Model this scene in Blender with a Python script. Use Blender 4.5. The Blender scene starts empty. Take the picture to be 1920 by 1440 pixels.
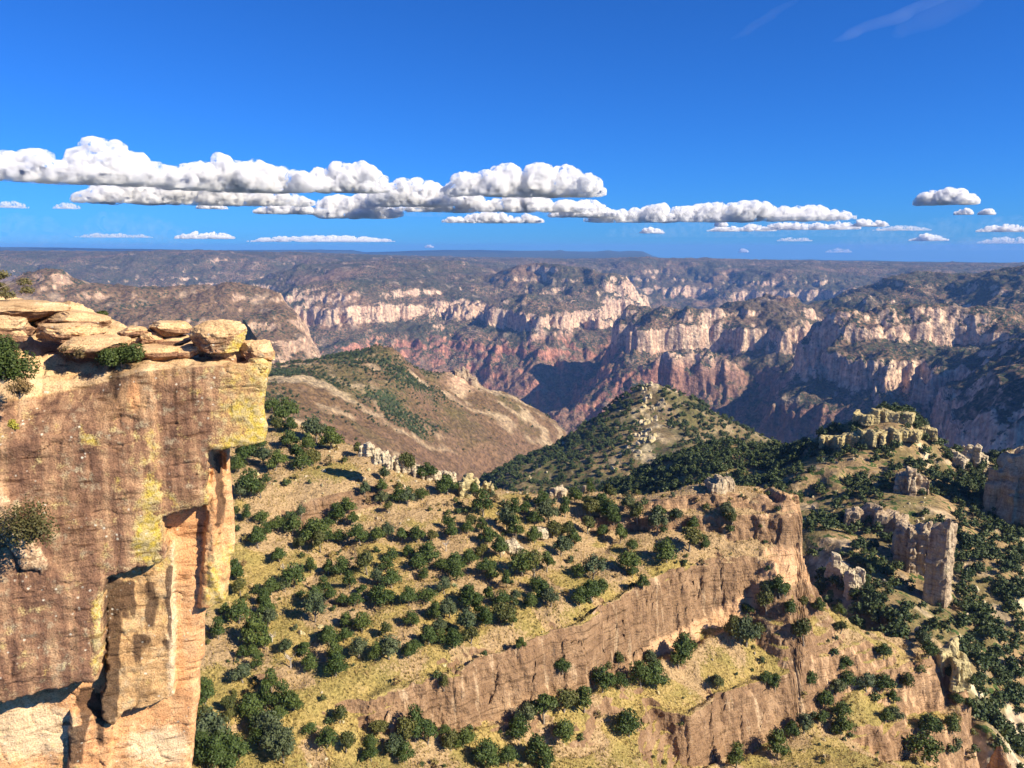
import bpy, math, random
import numpy as np
from math import radians as RAD

# ------------------------------------------------------------------ camera
FPX, PITCH = 1547.0, RAD(9.32)
SC = bpy.context.scene
COL = SC.collection
cam = bpy.data.objects.new('camera', bpy.data.cameras.new('camera'))
COL.objects.link(cam)
cam.data.sensor_width = 36.0
cam.data.lens = FPX / 1920.0 * 36.0
cam.data.clip_start = 0.5
cam.data.clip_end = 300000.0
cam.rotation_euler = (math.pi / 2 - PITCH, 0, 0)
SC.camera = cam

# ------------------------------------------------------------------ sun, sky, exposure
SUN_EL, SUN_AZ = 33.0, 117.0          # azimuth clockwise from the view direction (+Y): behind the right shoulder
SUN_STRENGTH, SKY_STRENGTH, EXPOSURE = 5.0, 0.06, 0.9
sdir = (math.sin(RAD(SUN_AZ)) * math.cos(RAD(SUN_EL)), math.cos(RAD(SUN_AZ)) * math.cos(RAD(SUN_EL)), math.sin(RAD(SUN_EL)))
sun = bpy.data.objects.new('sun', bpy.data.lights.new('sun', 'SUN'))
COL.objects.link(sun)
sun.data.energy = SUN_STRENGTH
sun.data.angle = RAD(0.5)
sun.data.color = (1.0, 0.88, 0.69)
from mathutils import Vector
sun.rotation_euler = Vector(sdir).to_track_quat('Z', 'Y').to_euler()

W = bpy.data.worlds.new('World')
SC.world = W
W.use_nodes = True
wn, wl = W.node_tree.nodes, W.node_tree.links
wn.clear()
sky = wn.new('ShaderNodeTexSky')
sky.sky_type = 'NISHITA'
sky.sun_disc = False
sky.sun_elevation = RAD(SUN_EL)
sky.sun_rotation = RAD(SUN_AZ)
sky.altitude = 2300.0
sky.air_density = 1.0
sky.dust_density = 2.0
sky.ozone_density = 8.0
hs = wn.new('ShaderNodeMix')            # the deep, saturated blue of thin mountain air
hs.data_type = 'RGBA'; hs.blend_type = 'MULTIPLY'; hs.inputs[0].default_value = 1.0
hs.inputs[7].default_value = (0.27, 0.78, 1.38, 1.0)
bg = wn.new('ShaderNodeBackground')
bg.inputs['Strength'].default_value = SKY_STRENGTH
wo = wn.new('ShaderNodeOutputWorld')
wl.new(sky.outputs[0], hs.inputs[6])
wl.new(hs.outputs[2], bg.inputs[0])
wl.new(bg.outputs[0], wo.inputs[0])
SC.view_settings.view_transform = 'Standard'
SC.view_settings.look = 'None'
SC.view_settings.exposure = EXPOSURE
SC.view_settings.gamma = 1.0
SC.view_settings.use_curve_mapping = False
SC.render.engine = 'CYCLES'
SC.cycles.use_denoising = True
SC.cycles.max_bounces = 10
SC.cycles.diffuse_bounces = 3
SC.cycles.transparent_max_bounces = 8
SC.cycles.volume_bounces = 8
SC.cycles.use_adaptive_sampling = True
SC.cycles.adaptive_threshold = 0.02

# ------------------------------------------------------------------ helpers
def ray(px, py):
    r, u = (px - 960.0) / FPX, -(py - 720.0) / FPX
    d = np.array([r, math.cos(PITCH) + u * math.sin(PITCH), -math.sin(PITCH) + u * math.cos(PITCH)])
    return d / math.hypot(d[0], d[1])
def at(px, py, D):                      # the point seen at a pixel of the photograph, D metres away on the map
    return ray(px, py) * D
def atz(px, py, z):                     # the same, at a known height below the camera
    d = ray(px, py)
    return d * (z / d[2])
def hid(px, D, z):                      # a point of known height that lies out of sight
    d = ray(px, 720)
    return np.array([d[0] * D, d[1] * D, z])
def px_of(p):                           # photograph pixel of a world point (numpy, last axis xyz)
    p = np.asarray(p, float)
    f = p[..., 1] * math.cos(PITCH) - p[..., 2] * math.sin(PITCH)
    u = p[..., 1] * math.sin(PITCH) + p[..., 2] * math.cos(PITCH)
    return 960 + FPX * p[..., 0] / f, 720 - FPX * u / f

_rng = np.random.RandomState(7)
_perm = np.concatenate([_rng.permutation(1024)] * 2)
_ga = _rng.rand(1024) * 2 * np.pi
_gx, _gy = np.cos(_ga).astype(np.float32), np.sin(_ga).astype(np.float32)
def pn(x, y, seed=0):                   # 2-D gradient noise, about -1..1
    x = np.asarray(x, float) + seed * 17.31
    y = np.asarray(y, float) + seed * 5.77
    xi, yi = np.floor(x), np.floor(y)
    xf, yf = (x - xi).astype(np.float32), (y - yi).astype(np.float32)
    xi, yi = xi.astype(np.int64) & 1023, yi.astype(np.int64) & 1023
    x1, y1 = (xi + 1) & 1023, (yi + 1) & 1023
    u = xf * xf * xf * (xf * (xf * 6 - 15) + 10)
    v = yf * yf * yf * (yf * (yf * 6 - 15) + 10)
    p0, p1 = _perm[xi], _perm[x1]
    def g(h, a, b): return _gx[h] * a + _gy[h] * b
    a = g(_perm[p0 + yi], xf, yf); b = g(_perm[p1 + yi], xf - 1, yf)
    c = g(_perm[p0 + y1], xf, yf - 1); d = g(_perm[p1 + y1], xf - 1, yf - 1)
    return 1.45 * ((a + u * (b - a)) * (1 - v) + (c + u * (d - c)) * v)
def fbm(x, y, o=4, seed=0, g=0.5):
    s, a, f = 0.0, 1.0, 1.0
    for k in range(o):
        s = s + a * pn(x * f, y * f, seed + k * 3); a *= g; f *= 2.03
    return s
def ridged(x, y, o=4, seed=0, g=0.5):   # 0..~1, high on sharp crests
    s, a, f, n = 0.0, 1.0, 1.0, 0.0
    for k in range(o):
        s = s + a * (1 - np.abs(pn(x * f, y * f, seed + k * 3))); n += a; a *= g; f *= 2.07
    return s / n
def sstep(a, b, x):
    t = np.clip((x - a) / (b - a), 0, 1)
    return t * t * (3 - 2 * t)

class RBF:                              # smooth surface through scattered survey points
    def __init__(self, pts, c, lam=0.0):
        p = np.array(pts, float)
        self.s = np.abs(p[:, :2]).max()
        self.P = p[:, :2] / self.s; self.c = c / self.s
        n = len(p)
        A = np.zeros((n + 3, n + 3))
        r = np.sqrt(((self.P[:, None] - self.P[None]) ** 2).sum(-1) + self.c ** 2)
        A[:n, :n] = -r + lam * np.eye(n); A[:n, n] = 1; A[:n, n + 1:] = self.P
        A[n, :n] = 1; A[n + 1:, :n] = self.P.T
        self.w = np.linalg.lstsq(A, np.concatenate([p[:, 2], [0, 0, 0]]), rcond=None)[0]
    def __call__(self, x, y):
        sh = np.shape(x)
        x = (np.ravel(x) / self.s).astype(np.float32); y = (np.ravel(y) / self.s).astype(np.float32)
        out = np.empty(len(x), np.float32)
        w = self.w.astype(np.float32)
        Px, Py = self.P[:, 0].astype(np.float32), self.P[:, 1].astype(np.float32)
        n = len(Px); c2 = np.float32(self.c ** 2)
        for i in range(0, len(x), 60000):
            xs, ys = x[i:i + 60000, None], y[i:i + 60000, None]
            r = np.sqrt((xs - Px) ** 2 + (ys - Py) ** 2 + c2)
            out[i:i + 60000] = -(r @ w[:n]) + w[n] + xs[:, 0] * w[n + 1] + ys[:, 0] * w[n + 2]
        return out.reshape(sh).astype(float)

def gblur(a, s):
    r = int(3 * s) + 1
    k = np.exp(-0.5 * (np.arange(-r, r + 1) / s) ** 2); k /= k.sum()
    for ax in (0, 1):
        p = np.pad(a, [(r, r) if i == ax else (0, 0) for i in (0, 1)], 'edge')
        n = a.shape[ax]
        a = sum(k[i] * (p[i:i + n] if ax == 0 else p[:, i:i + n]) for i in range(2 * r + 1))
    return a
class Tin:                              # triangulated survey points on a raster: keeps steep rock steps, smooths the slopes between
    def __init__(self, pts, cell, soft):
        from mathutils.geometry import delaunay_2d_cdt
        P = np.array(pts, float)
        r = delaunay_2d_cdt([Vector(p[:2]) for p in P], [], [], 0, 1e-4)
        vi = [np.mean([P[k, 2] for k in o]) for o in r[3]]
        V = np.array([(v.x, v.y, z) for v, z in zip(r[0], vi)])
        self.x0, self.y0, self.c = P[:, 0].min(), P[:, 1].min(), cell
        nx, ny = int((P[:, 0].max() - self.x0) / cell) + 2, int((P[:, 1].max() - self.y0) / cell) + 2
        G = np.full((nx, ny), np.nan)
        for t in r[2]:
            a, b, c = V[list(t)]
            i0, i1 = int((min(a[0], b[0], c[0]) - self.x0) / cell), int((max(a[0], b[0], c[0]) - self.x0) / cell) + 2
            j0, j1 = int((min(a[1], b[1], c[1]) - self.y0) / cell), int((max(a[1], b[1], c[1]) - self.y0) / cell) + 2
            X = self.x0 + cell * np.arange(i0, i1)[:, None]; Y = self.y0 + cell * np.arange(j0, j1)[None]
            det = (b[1] - c[1]) * (a[0] - c[0]) + (c[0] - b[0]) * (a[1] - c[1])
            if abs(det) < 1e-9: continue
            u = ((b[1] - c[1]) * (X - c[0]) + (c[0] - b[0]) * (Y - c[1])) / det
            v = ((c[1] - a[1]) * (X - c[0]) + (a[0] - c[0]) * (Y - c[1])) / det
            m = (u >= -1e-6) & (v >= -1e-6) & (u + v <= 1 + 1e-6)
            g = G[i0:i1, j0:j1]
            m = m[:g.shape[0], :g.shape[1]]
            g[m] = (u * a[2] + v * b[2] + (1 - u - v) * c[2])[:g.shape[0], :g.shape[1]][m]
        G = np.where(np.isnan(G), np.nanmin(G), G)
        fine, wide = gblur(G, 0.5 / cell), gblur(G, soft / cell)
        gx, gy = np.gradient(gblur(G, 1.2 / cell), cell)
        k = sstep(.55, 1.1, np.hypot(gx, gy))
        k = gblur(k, 1.2 / cell)
        self.K = np.clip(k * 1.6, 0, 1)
        self.G = wide + (fine - wide) * self.K
    def steep(self, x, y):
        i = np.clip((x - self.x0) / self.c, 0, self.G.shape[0] - 1).astype(int); j = np.clip((y - self.y0) / self.c, 0, self.G.shape[1] - 1).astype(int)
        return self.K[i, j]
    def __call__(self, x, y):
        u = np.clip((x - self.x0) / self.c, 0, self.G.shape[0] - 1.001); v = np.clip((y - self.y0) / self.c, 0, self.G.shape[1] - 1.001)
        i, j = u.astype(int), v.astype(int); u, v = u - i, v - j
        G = self.G
        return (G[i, j] * (1 - u) + G[i + 1, j] * u) * (1 - v) + (G[i, j + 1] * (1 - u) + G[i + 1, j + 1] * u) * v

def mesh_np(name, V, F, smooth=True):   # F: (n,3) or (n,4) array
    me = bpy.data.meshes.new(name)
    V = np.asarray(V, np.float32); F = np.asarray(F, np.int32)
    k = F.shape[1]
    me.vertices.add(len(V)); me.vertices.foreach_set('co', V.ravel())
    me.loops.add(F.size); me.loops.foreach_set('vertex_index', F.ravel())
    me.polygons.add(len(F))
    me.polygons.foreach_set('loop_start', np.arange(0, F.size, k, dtype=np.int32))
    me.polygons.foreach_set('loop_total', np.full(len(F), k, np.int32))
    me.polygons.foreach_set('use_smooth', np.full(len(F), smooth, bool))
    me.update(calc_edges=True)
    return me
def add_attr(me, name, arr):
    arr = np.asarray(arr, np.float32)
    if arr.ndim == 1:
        a = me.attributes.new(name, 'FLOAT', 'POINT'); a.data.foreach_set('value', arr)
    else:
        a = me.attributes.new(name, 'FLOAT_COLOR', 'POINT')
        c = np.ones((len(arr), 4), np.float32); c[:, :3] = arr
        a.data.foreach_set('color', c.ravel())
def link(name, me, mat=None, parent=None, **props):
    o = bpy.data.objects.new(name, me)
    COL.objects.link(o)
    if mat is not None: me.materials.append(mat)
    if parent is not None: o.parent = parent
    for k, v in props.items(): o[k] = v
    return o
def grid_faces(M, N):
    a = np.arange(M * N).reshape(M, N)
    return np.stack([a[:-1, :-1], a[1:, :-1], a[1:, 1:], a[:-1, 1:]], -1).reshape(-1, 4)
def grid_normals(P):
    du = np.gradient(P, axis=0); dv = np.gradient(P, axis=1)
    n = np.cross(du, dv)
    n /= np.linalg.norm(n, axis=-1, keepdims=True) + 1e-9
    n[n[..., 2] < 0] *= -1
    return n
def sheet(hfun, az0, az1, M, D0, D1, F, N, base=0.25):
    """Terrain sheet sampled finer where it is near and steep: columns in azimuth, rows in distance."""
    az = np.linspace(RAD(az0), RAD(az1), M)[:, None]
    Df = np.geomspace(D0, D1, F)[None, :]
    X, Y = Df * np.sin(az), Df * np.cos(az)
    Z = hfun(X, Y)
    el = np.arctan2(Z, Df + 0 * az)
    de = np.diff(el, axis=1)
    rm = np.maximum.accumulate(el, axis=1)[:, 1:]
    vis = (el[:, 1:] >= rm - 0.0005)
    m = np.where(vis, np.abs(de), 0.1 * np.abs(de)) + base * 0.3 / F
    k = 4
    mp = np.pad(m, ((k, k), (0, 0)), 'edge')
    m = sum(mp[i:i + M] for i in range(2 * k + 1)) / (2 * k + 1)
    C = np.concatenate([np.zeros((M, 1)), np.cumsum(m, 1)], 1)
    Dn = np.empty((M, N))
    t = np.linspace(0, 1, N)
    for j in range(M):
        Dn[j] = np.interp(t * C[j, -1], C[j], Df[0])
    Zn = np.empty((M, N))
    for j in range(M):
        Zn[j] = np.interp(Dn[j], Df[0], Z[j])
    P = np.stack([Dn * np.sin(az), Dn * np.cos(az), Zn], -1)
    return P
# ------------------------------------------------------------------ terrain: survey points (pixel of the photograph, distance or height)
Z, A, H = atz, at, hid
def G(px, py, D, z):                    # a point of known height in the direction of a pixel
    d = ray(px, py)
    return np.array([d[0] * D, d[1] * D, z])
NEAR = [  # crest line
 Z(380,700,-44),Z(480,742,-49),Z(520,770,-52),Z(600,812,-56),Z(700,848,-60),Z(800,882,-65),Z(900,908,-68),Z(1000,922,-71),Z(1100,917,-72),Z(1190,925,-74),Z(1260,922,-74),
 Z(1290,905,-71),Z(1340,895,-69.3),Z(1400,906,-71),Z(1450,912,-72),Z(1498,918,-73),
 # behind the crest
 H(300,300,-62),H(520,290,-66),H(700,280,-76),H(900,272,-88),H(1100,280,-92),H(1300,280,-92),H(1450,275,-100),
 H(300,420,-110),H(700,400,-150),H(1000,400,-170),H(1300,380,-170),G(1540,1000,330,-185),
 # upper slope, rock dome, track
 Z(430,850,-57),Z(430,950,-64),Z(560,890,-60.5),Z(600,920,-63),Z(680,905,-63),Z(720,935,-66.5),Z(560,960,-67),Z(600,985,-70.5),Z(700,985,-71),Z(750,1003,-72.2),Z(600,1010,-72),
 Z(820,950,-69.2),Z(900,1000,-73),Z(1000,985,-74.5),Z(960,950,-71.3),Z(1080,975,-76.5),Z(1150,1002,-79.5),Z(1300,1020,-81),Z(1380,1022,-81.5),Z(1100,1050,-81),
 Z(500,1100,-76),Z(700,1100,-77),Z(900,1100,-79),Z(1000,1120,-80.5),Z(400,1200,-78),Z(450,1200,-79),Z(650,1200,-81),Z(850,1195,-82),
 Z(400,1300,-82.5),Z(450,1300,-83.5),Z(620,1290,-84),Z(560,1370,-87),Z(640,1370,-88),
 # terraces below the long brown band
 Z(400,1440,-87.5),Z(550,1440,-90),Z(700,1440,-93.5),Z(850,1440,-98),Z(860,1400,-97),Z(1000,1385,-100.5),Z(1000,1440,-102),Z(1200,1290,-103),Z(1200,1350,-105),Z(1200,1440,-108),Z(1300,1250,-104),Z(1400,1200,-102.5),Z(1500,1140,-97),Z(1600,1165,-105),
 Z(1640,1330,-119),Z(1600,1340,-118.5),Z(1660,1300,-117.5),Z(1690,1250,-113.5),Z(1660,1380,-123),Z(1560,1385,-121),Z(1450,1440,-121.5),Z(1600,1400,-123.5),Z(1700,1350,-126),Z(1750,1440,-133.5),
 # right edge of the spur and the fall beyond
 Z(1700,1195,-110),Z(1780,1228,-114),Z(1830,1300,-124),Z(1880,1380,-134),Z(1905,1440,-141),Z(1820,1400,-134),
 Z(1482,1106,-92.5),Z(1540,1132,-99.5),Z(1650,1180,-108),
 G(1506,960,241,-100),G(1512,960,250,-112),G(1520,1000,262,-135),G(1507,1012,234,-91),G(1476,1050,228,-92),G(1492,1075,238,-99),
 G(1500,1110,241,-108),G(1545,1130,251,-117),G(1600,1150,256,-121),G(1650,1170,265,-127),G(1700,1185,271,-133),G(1560,1100,285,-162),G(1640,1150,300,-170),
 G(1800,1228,256,-138),G(1850,1290,252,-148),G(1905,1370,246,-158),G(1940,1440,242,-164),G(1990,1500,238,-168),G(1800,1200,290,-178),G(1900,1300,285,-188),G(2000,1400,270,-192),
 A(400,1600,112),A(960,1650,118),A(1400,1650,140),A(1800,1650,160),A(2000,1600,170),H(0,150,-70),H(200,170,-74),H(0,260,-46)]
ROCKY = [A(1640,770,560),A(1580,792,560),A(1540,815,555),A(1700,776,562),A(1725,792,565),A(1760,832,570),A(1790,850,580),A(1850,866,600),A(1920,872,640),
 H(1640,640,-165),H(1580,640,-190),H(1760,680,-210),H(1920,760,-230),H(1500,660,-210),H(1700,900,-380),H(1400,800,-290),
 A(1650,783,553),A(1650,800,545),A(1560,812,548),A(1560,826,540),A(1720,806,553),A(1720,818,545),A(1650,850,520),A(1600,875,500),A(1560,872,503),A(1600,905,487),A(1550,880,480),A(1530,915,470),A(1520,935,462),A(1700,880,505),A(1700,910,485),A(1750,960,450),A(1800,900,530),A(1800,1000,440),A(1900,980,490),
 A(1900,1100,415),A(1850,1120,400),A(1850,1250,345),A(1920,1300,345),A(1920,1440,310),A(1780,1150,368),A(1700,1100,380),A(1650,1050,398),A(1600,1000,420),A(1550,960,445),A(1480,960,445),
 A(1500,1020,405),A(1560,1080,372),A(1650,1150,342),A(1750,1250,312),A(1850,1400,278),A(1600,1050,385),A(1720,1180,340),A(1800,1300,308),
 A(1490,845,560),A(1440,850,575),A(1380,838,595),A(1340,838,600),A(1300,850,600),A(1250,872,600),A(1200,893,595),A(1150,912,585),A(1300,900,530),A(1450,900,520),A(1200,925,545),A(1400,915,500),
 H(1100,480,-190),H(1300,420,-165),H(1480,380,-160),H(1620,300,-175),H(1900,260,-215),H(2050,420,-170),H(2100,640,-120),H(2050,800,-230),H(1000,620,-240),H(1150,720,-290),H(2150,300,-200)]
PEAK = [A(900,905,980),A(960,875,1010),A(1030,840,1040),A(1100,800,1075),A(1140,772,1085),A(1180,747,1085),A(1237,727,1085),A(1290,752,1095),A(1350,785,1110),A(1400,806,1130),A(1440,828,1150),A(1500,850,1150),
 A(1240,755,1060),A(1215,790,1030),A(1240,800,1000),A(1190,830,960),A(1230,860,920),A(1210,895,880),A(1210,920,840),A(1100,850,960),A(1100,900,880),A(1000,905,900),A(950,912,890),A(1300,800,1030),A(1350,840,990),A(1400,845,1040),A(1300,860,900),
 H(1237,1300,-310),H(1100,1350,-400),H(1350,1400,-380),H(960,1300,-450),H(1500,1350,-430),H(850,1150,-400),H(700,1000,-420),H(850,850,-330),H(1000,720,-300),H(1200,700,-270),H(1450,800,-270),H(1600,1000,-330),H(1237,1600,-600),H(900,1700,-650),H(1500,1700,-600),H(700,1300,-500)]
BROWN = [A(400,720,1450),A(505,702,1500),A(560,692,1550),A(640,674,1650),A(690,660,1690),A(720,655,1700),A(745,672,1720),A(770,692,1750),A(800,705,1790),A(840,710,1850),A(865,704,1900),A(885,716,1900),A(910,738,1900),A(960,747,1950),A(1000,772,1980),A(1045,800,2010),A(1080,850,2000),
 A(1040,812,1940),A(980,850,1760),A(910,888,1560),A(800,872,1400),A(700,842,1290),A(600,802,1270),A(520,762,1270),A(650,760,1420),A(750,770,1500),A(850,800,1590),A(900,830,1600),A(700,705,1590),A(600,722,1460),A(560,740,1370),A(800,740,1650),A(840,740,1750),A(950,790,1800),
 H(720,2000,-330),H(560,1950,-340),H(865,2150,-480),H(1000,2250,-620),H(400,1900,-330),H(720,2400,-560),H(900,2500,-700),H(1100,2200,-700),H(1150,1900,-620),H(1000,1500,-520),H(850,1250,-420),H(650,1050,-360),H(400,1100,-300),H(300,1500,-230),H(200,1900,-300)]
FAR = [  # brown mesa on the left
 A(-80,535,3600),A(40,527,3550),A(75,518,3550),A(100,513,3550),A(130,520,3550),A(160,534,3520),A(250,544,3500),A(340,547,3500),A(400,541,3500),A(422,537,3500),A(450,543,3500),A(500,556,3480),A(540,572,3420),
 A(-80,565,3400),A(100,560,3390),A(200,580,3290),A(300,590,3260),A(400,590,3280),A(480,590,3310),A(300,640,3020),A(450,640,3100),A(520,645,3080),A(560,690,2850),A(590,655,3120),A(560,610,3260),A(150,640,2980),A(610,700,2900),
 H(300,3900,-300),H(100,4000,-300),H(450,3900,-340),H(540,3900,-420),H(300,4800,-520),H(50,5000,-500),H(470,4800,-560),
 # wall of the plateau on the far left
 A(-120,488,8800),A(0,490,8800),A(150,495,8800),A(250,483,8900),A(400,482,8900),A(540,485,8900),A(0,535,8100),A(150,540,8100),A(300,541,8000),A(450,550,7900),A(540,548,8000),A(75,510,8550),A(330,505,8550),A(470,510,8500),
 H(0,6500,-520),H(250,6400,-560),H(450,6300,-560),A(300,479,11800),A(0,477,12500),A(600,478,12200),
 # canyon wall left of centre: dissected bench, pale cliffs, red walls
 A(570,498,7500),A(650,491,7700),A(750,489,7800),A(860,491,7700),A(560,550,5620),A(620,553,5620),A(680,558,5620),A(760,545,5950),A(860,545,6050),A(900,555,5950),A(560,597,5500),A(620,601,5480),A(680,604,5480),A(760,576,5800),A(860,573,5900),
 A(700,612,5400),A(800,592,5650),A(850,584,5750),A(700,660,5080),A(800,660,5150),A(850,705,4950),A(780,700,4880),A(720,700,4850),A(650,645,5030),A(605,625,5150),A(570,630,5100),H(540,4500,-600),
 # mountain in the centre
 A(900,527,6800),A(960,505,6750),A(1000,497,6700),A(1040,500,6600),A(1080,505,6500),A(1120,515,6380),A(1155,515,6300),A(1000,542,6450),A(1080,547,6250),A(1155,546,6150),A(1050,572,5900),A(1110,583,5750),A(950,560,6150),H(1205,6600,-480),H(1000,7500,-320),H(1120,7200,-420),H(960,5750,-420),
 # far wall on the right
 A(1200,491,9600),A(1300,494,9700),A(1400,496,9700),A(1500,499,9800),A(1600,500,10000),A(1700,503,10000),A(2000,500,10000),A(1400,511,9050),A(1450,520,8800),A(1510,530,8650),A(1230,560,8800),A(1330,562,8700),A(1450,566,8400),A(1570,552,8500),A(1200,489,12500),A(1500,491,12800),A(1800,497,12800),A(900,487,11500),H(1300,7400,-700),H(1500,7000,-650),
 # high green ridge on the right
 A(1500,583,5000),A(1560,562,5150),A(1620,533,5300),A(1680,514,5450),A(1750,513,5450),A(1800,518,5350),A(1870,511,5100),A(1925,500,4950),A(2050,490,4800),A(1600,602,4750),A(1700,572,4950),A(1780,562,5000),A(1850,562,4750),A(1900,582,4350),A(1850,540,4950),A(1540,622,4650),
 H(1650,4150,-450),H(1800,4150,-440),H(1560,4300,-560),H(1900,3950,-420),H(1700,6300,-330),H(1560,6200,-560),H(1900,6000,-300)]
LOW = [  # red spurs below the centre
 A(985,562,5400),A(955,595,5350),A(940,635,5000),A(922,685,4700),A(905,732,4400),A(1015,592,5100),A(1035,640,4700),A(1000,690,4300),A(960,735,4050),A(1065,620,4850),A(1100,622,4900),A(1150,602,5300),A(1150,650,4600),A(1090,680,4300),A(1045,722,4000),A(1000,762,3800),A(1035,792,3550),A(1090,742,3700),A(1060,785,3500),A(1130,700,3900),A(1120,762,3450),
 A(1170,602,4500),A(1200,593,4500),A(1250,598,4450),A(1290,602,4400),A(1200,622,4330),A(1180,660,4080),A(1240,650,4120),A(1230,705,3720),A(1240,694,3620),A(1290,688,3600),A(1345,695,3540),A(1250,745,3450),A(1335,765,3330),A(1390,792,3000),A(1180,740,3500),
 # flat-topped cliff right of centre
 A(1300,600,4230),A(1340,585,4350),A(1400,572,4440),A(1460,571,4480),A(1500,590,4400),A(1290,612,4170),A(1350,607,4220),A(1430,604,4290),A(1500,607,4340),A(1275,652,4080),A(1340,654,4130),A(1420,657,4190),A(1500,656,4240),A(1350,700,3850),A(1400,745,3520),A(1440,700,3750),
 # cliff of pillars on the right
 A(1565,632,3400),A(1600,618,3420),A(1650,606,3450),A(1700,595,3500),A(1760,592,3540),A(1850,608,3590),A(1900,616,3610),A(1590,657,3350),A(1640,664,3385),A(1700,660,3430),A(1780,668,3475),A(1840,668,3510),A(1895,648,3550),
 A(1555,675,3380),A(1525,705,3200),A(1500,735,3050),A(1480,765,2900),A(1455,805,2680),A(1430,815,2700),A(1455,695,3620),A(1425,745,3350),A(1405,785,3000),A(1560,725,2980),A(1600,700,3120),A(1650,692,3170),A(1700,702,3060),A(1560,800,2500),A(1620,782,2550),A(1700,782,2450),A(1740,822,2250),A(1500,815,2520),
 # rounded ridges at the right edge
 A(1790,832,2120),A(1830,776,2120),A(1880,753,2070),A(1925,750,2030),A(1860,830,1920),A(1930,850,1820),A(1800,855,1980),A(1780,765,2520),A(1840,705,2560),A(1885,693,2430),A(1930,690,2380),A(1925,655,2700),A(1900,725,2330),A(2000,700,2100),A(2050,640,2300),A(2150,640,1900),A(2100,560,3200),A(2250,600,2300)]
DEEP = [H(1350,5200,-700),H(1500,4700,-600),H(1230,5300,-700),H(1300,6000,-760),H(1200,5900,-700),H(1450,6200,-720),H(1700,3720,-320),H(1800,3850,-330),H(1420,4650,-330),H(1100,5350,-480),H(1180,4800,-600),
 H(750,3400,-850),H(650,3300,-720),H(820,3600,-920),H(900,3700,-970),H(580,3700,-600),H(960,2400,-960),H(1000,3300,-1010),H(1200,2300,-900),H(1250,2800,-930),H(500,2000,-620),H(100,1900,-420),H(1400,2200,-850),H(1430,2900,-860),H(-200,2500,-350),H(1650,1900,-720),H(1750,1700,-650),H(1950,1650,-560)]
HORIZ = [(-200,462),(0,463),(120,464),(200,466),(300,467),(360,469),(420,469),(520,468.5),(600,468),(660,469),(685,473),(740,471.5),(800,469),(900,468.5),(960,470),(1040,470),(1050,468.5),(1062,471),(1120,471.5),(1140,469.5),(1160,471.5),(1185,470),(1205,471),(1222,479),(1245,485),(1300,486),(1335,484.5),(1360,487),(1500,487),(1520,486),(1560,488),(1640,488),(1700,491),(1800,494),(1880,498),(1920,496),(2200,496)]

def steepen(p):                         # the walls below the rims drop more steeply than the first guess of their distances
    q, r = px_of(p); D = math.hypot(p[0], p[1]); k = D
    if q <= 1162 and r > 588: k = 5350 - (5350 - D) * .5
    elif 1162 < q <= 1510 and r > 640 and 2600 < D < 4200 and not (q > 1445 and D < 3300): k = 4170 - (4170 - D) * .42
    elif 1400 < q <= 1770 and r > 668 and D < 3600: k = 3390 - (3390 - D) * .55
    return p * (k / D)
FAR += [steepen(p) for p in LOW] + DEEP
def along(pts, step):                   # points every few metres along a polyline
    out = []
    for a, b in zip(pts[:-1], pts[1:]):
        n = max(1, int(np.linalg.norm((b - a)[:2]) / step))
        out += [a + (b - a) * i / n for i in range(n)]
    return out + [pts[-1]]
# rock bands of the foreground hill: upper edge, pixels of the foot, how far the foot stands out
BANDS = [
 ([Z(690,1305,-85.2),Z(770,1285,-85),Z(850,1265,-85),Z(950,1220,-84.5),Z(1050,1188,-83.8),Z(1120,1150,-83),Z(1190,1102,-82.2),Z(1300,1062,-82),Z(1370,1045,-82),Z(1435,1040,-82.3),Z(1455,1050,-83)],
  [(690,1368),(770,1372),(860,1372),(940,1350),(1000,1330),(1050,1308),(1100,1288),(1160,1262),(1210,1240),(1270,1212),(1330,1182),(1400,1142),(1465,1096)], 3.0),
 ([Z(1290,1340,-106.5),Z(1340,1315,-106.5),Z(1400,1290,-106.5),Z(1500,1255,-106.5),Z(1580,1212,-106.5),Z(1640,1192,-107)],
  [(1270,1440),(1340,1440),(1400,1418),(1470,1370),(1545,1325),(1620,1275,9),(1640,1262,9)], 5.0),
 ([A(1080,945,231),A(1200,936,233),A(1270,928,234),A(1340,924,236),A(1420,932,238),A(1498,932,241)],
  [(1090,962),(1200,957),(1270,954),(1340,952),(1420,956),(1498,956)], 1.3),
 ([A(1120,966,227.5),A(1220,965,228.5),A(1290,964,229.5),A(1370,968,231),A(1430,962,233.5),A(1498,962,237.5)],
  [(1120,1004),(1220,998),(1290,994),(1370,1000),(1430,1012),(1497,1012)], 1.6),
 ([Z(1700,1255,-114.5),Z(1780,1235,-115),Z(1792,1240,-116)],[(1690,1330,7),(1740,1345,4),(1778,1330,4)], 4.0),
 ([Z(1680,1390,-125),Z(1740,1365,-126),Z(1810,1330,-126.5)],[(1660,1436),(1740,1410),(1800,1395)], 3.5),
]
for tp, ft, gap in BANDS:
    tx = [px_of(p)[0] for p in tp]; td = [np.hypot(p[0], p[1]) for p in tp]
    NEAR += along(tp, 2.6) + along([A(f[0], f[1], np.interp(f[0], tx, td) - (f[2] if len(f) > 2 else gap)) for f in ft], 2.6)
near_b, rocky_b = Tin(NEAR + [np.array(p) for p in ((-210,80,-70),(210,80,-150),(-210,460,-130),(210,460,-230),(0,70,-110),(0,460,-230))], 0.5, 4.0), RBF(ROCKY, 6.0)
peak_b, brown_b, far_b = RBF(PEAK, 15.0), RBF(BROWN, 20.0), RBF(FAR, 45.0)

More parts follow.
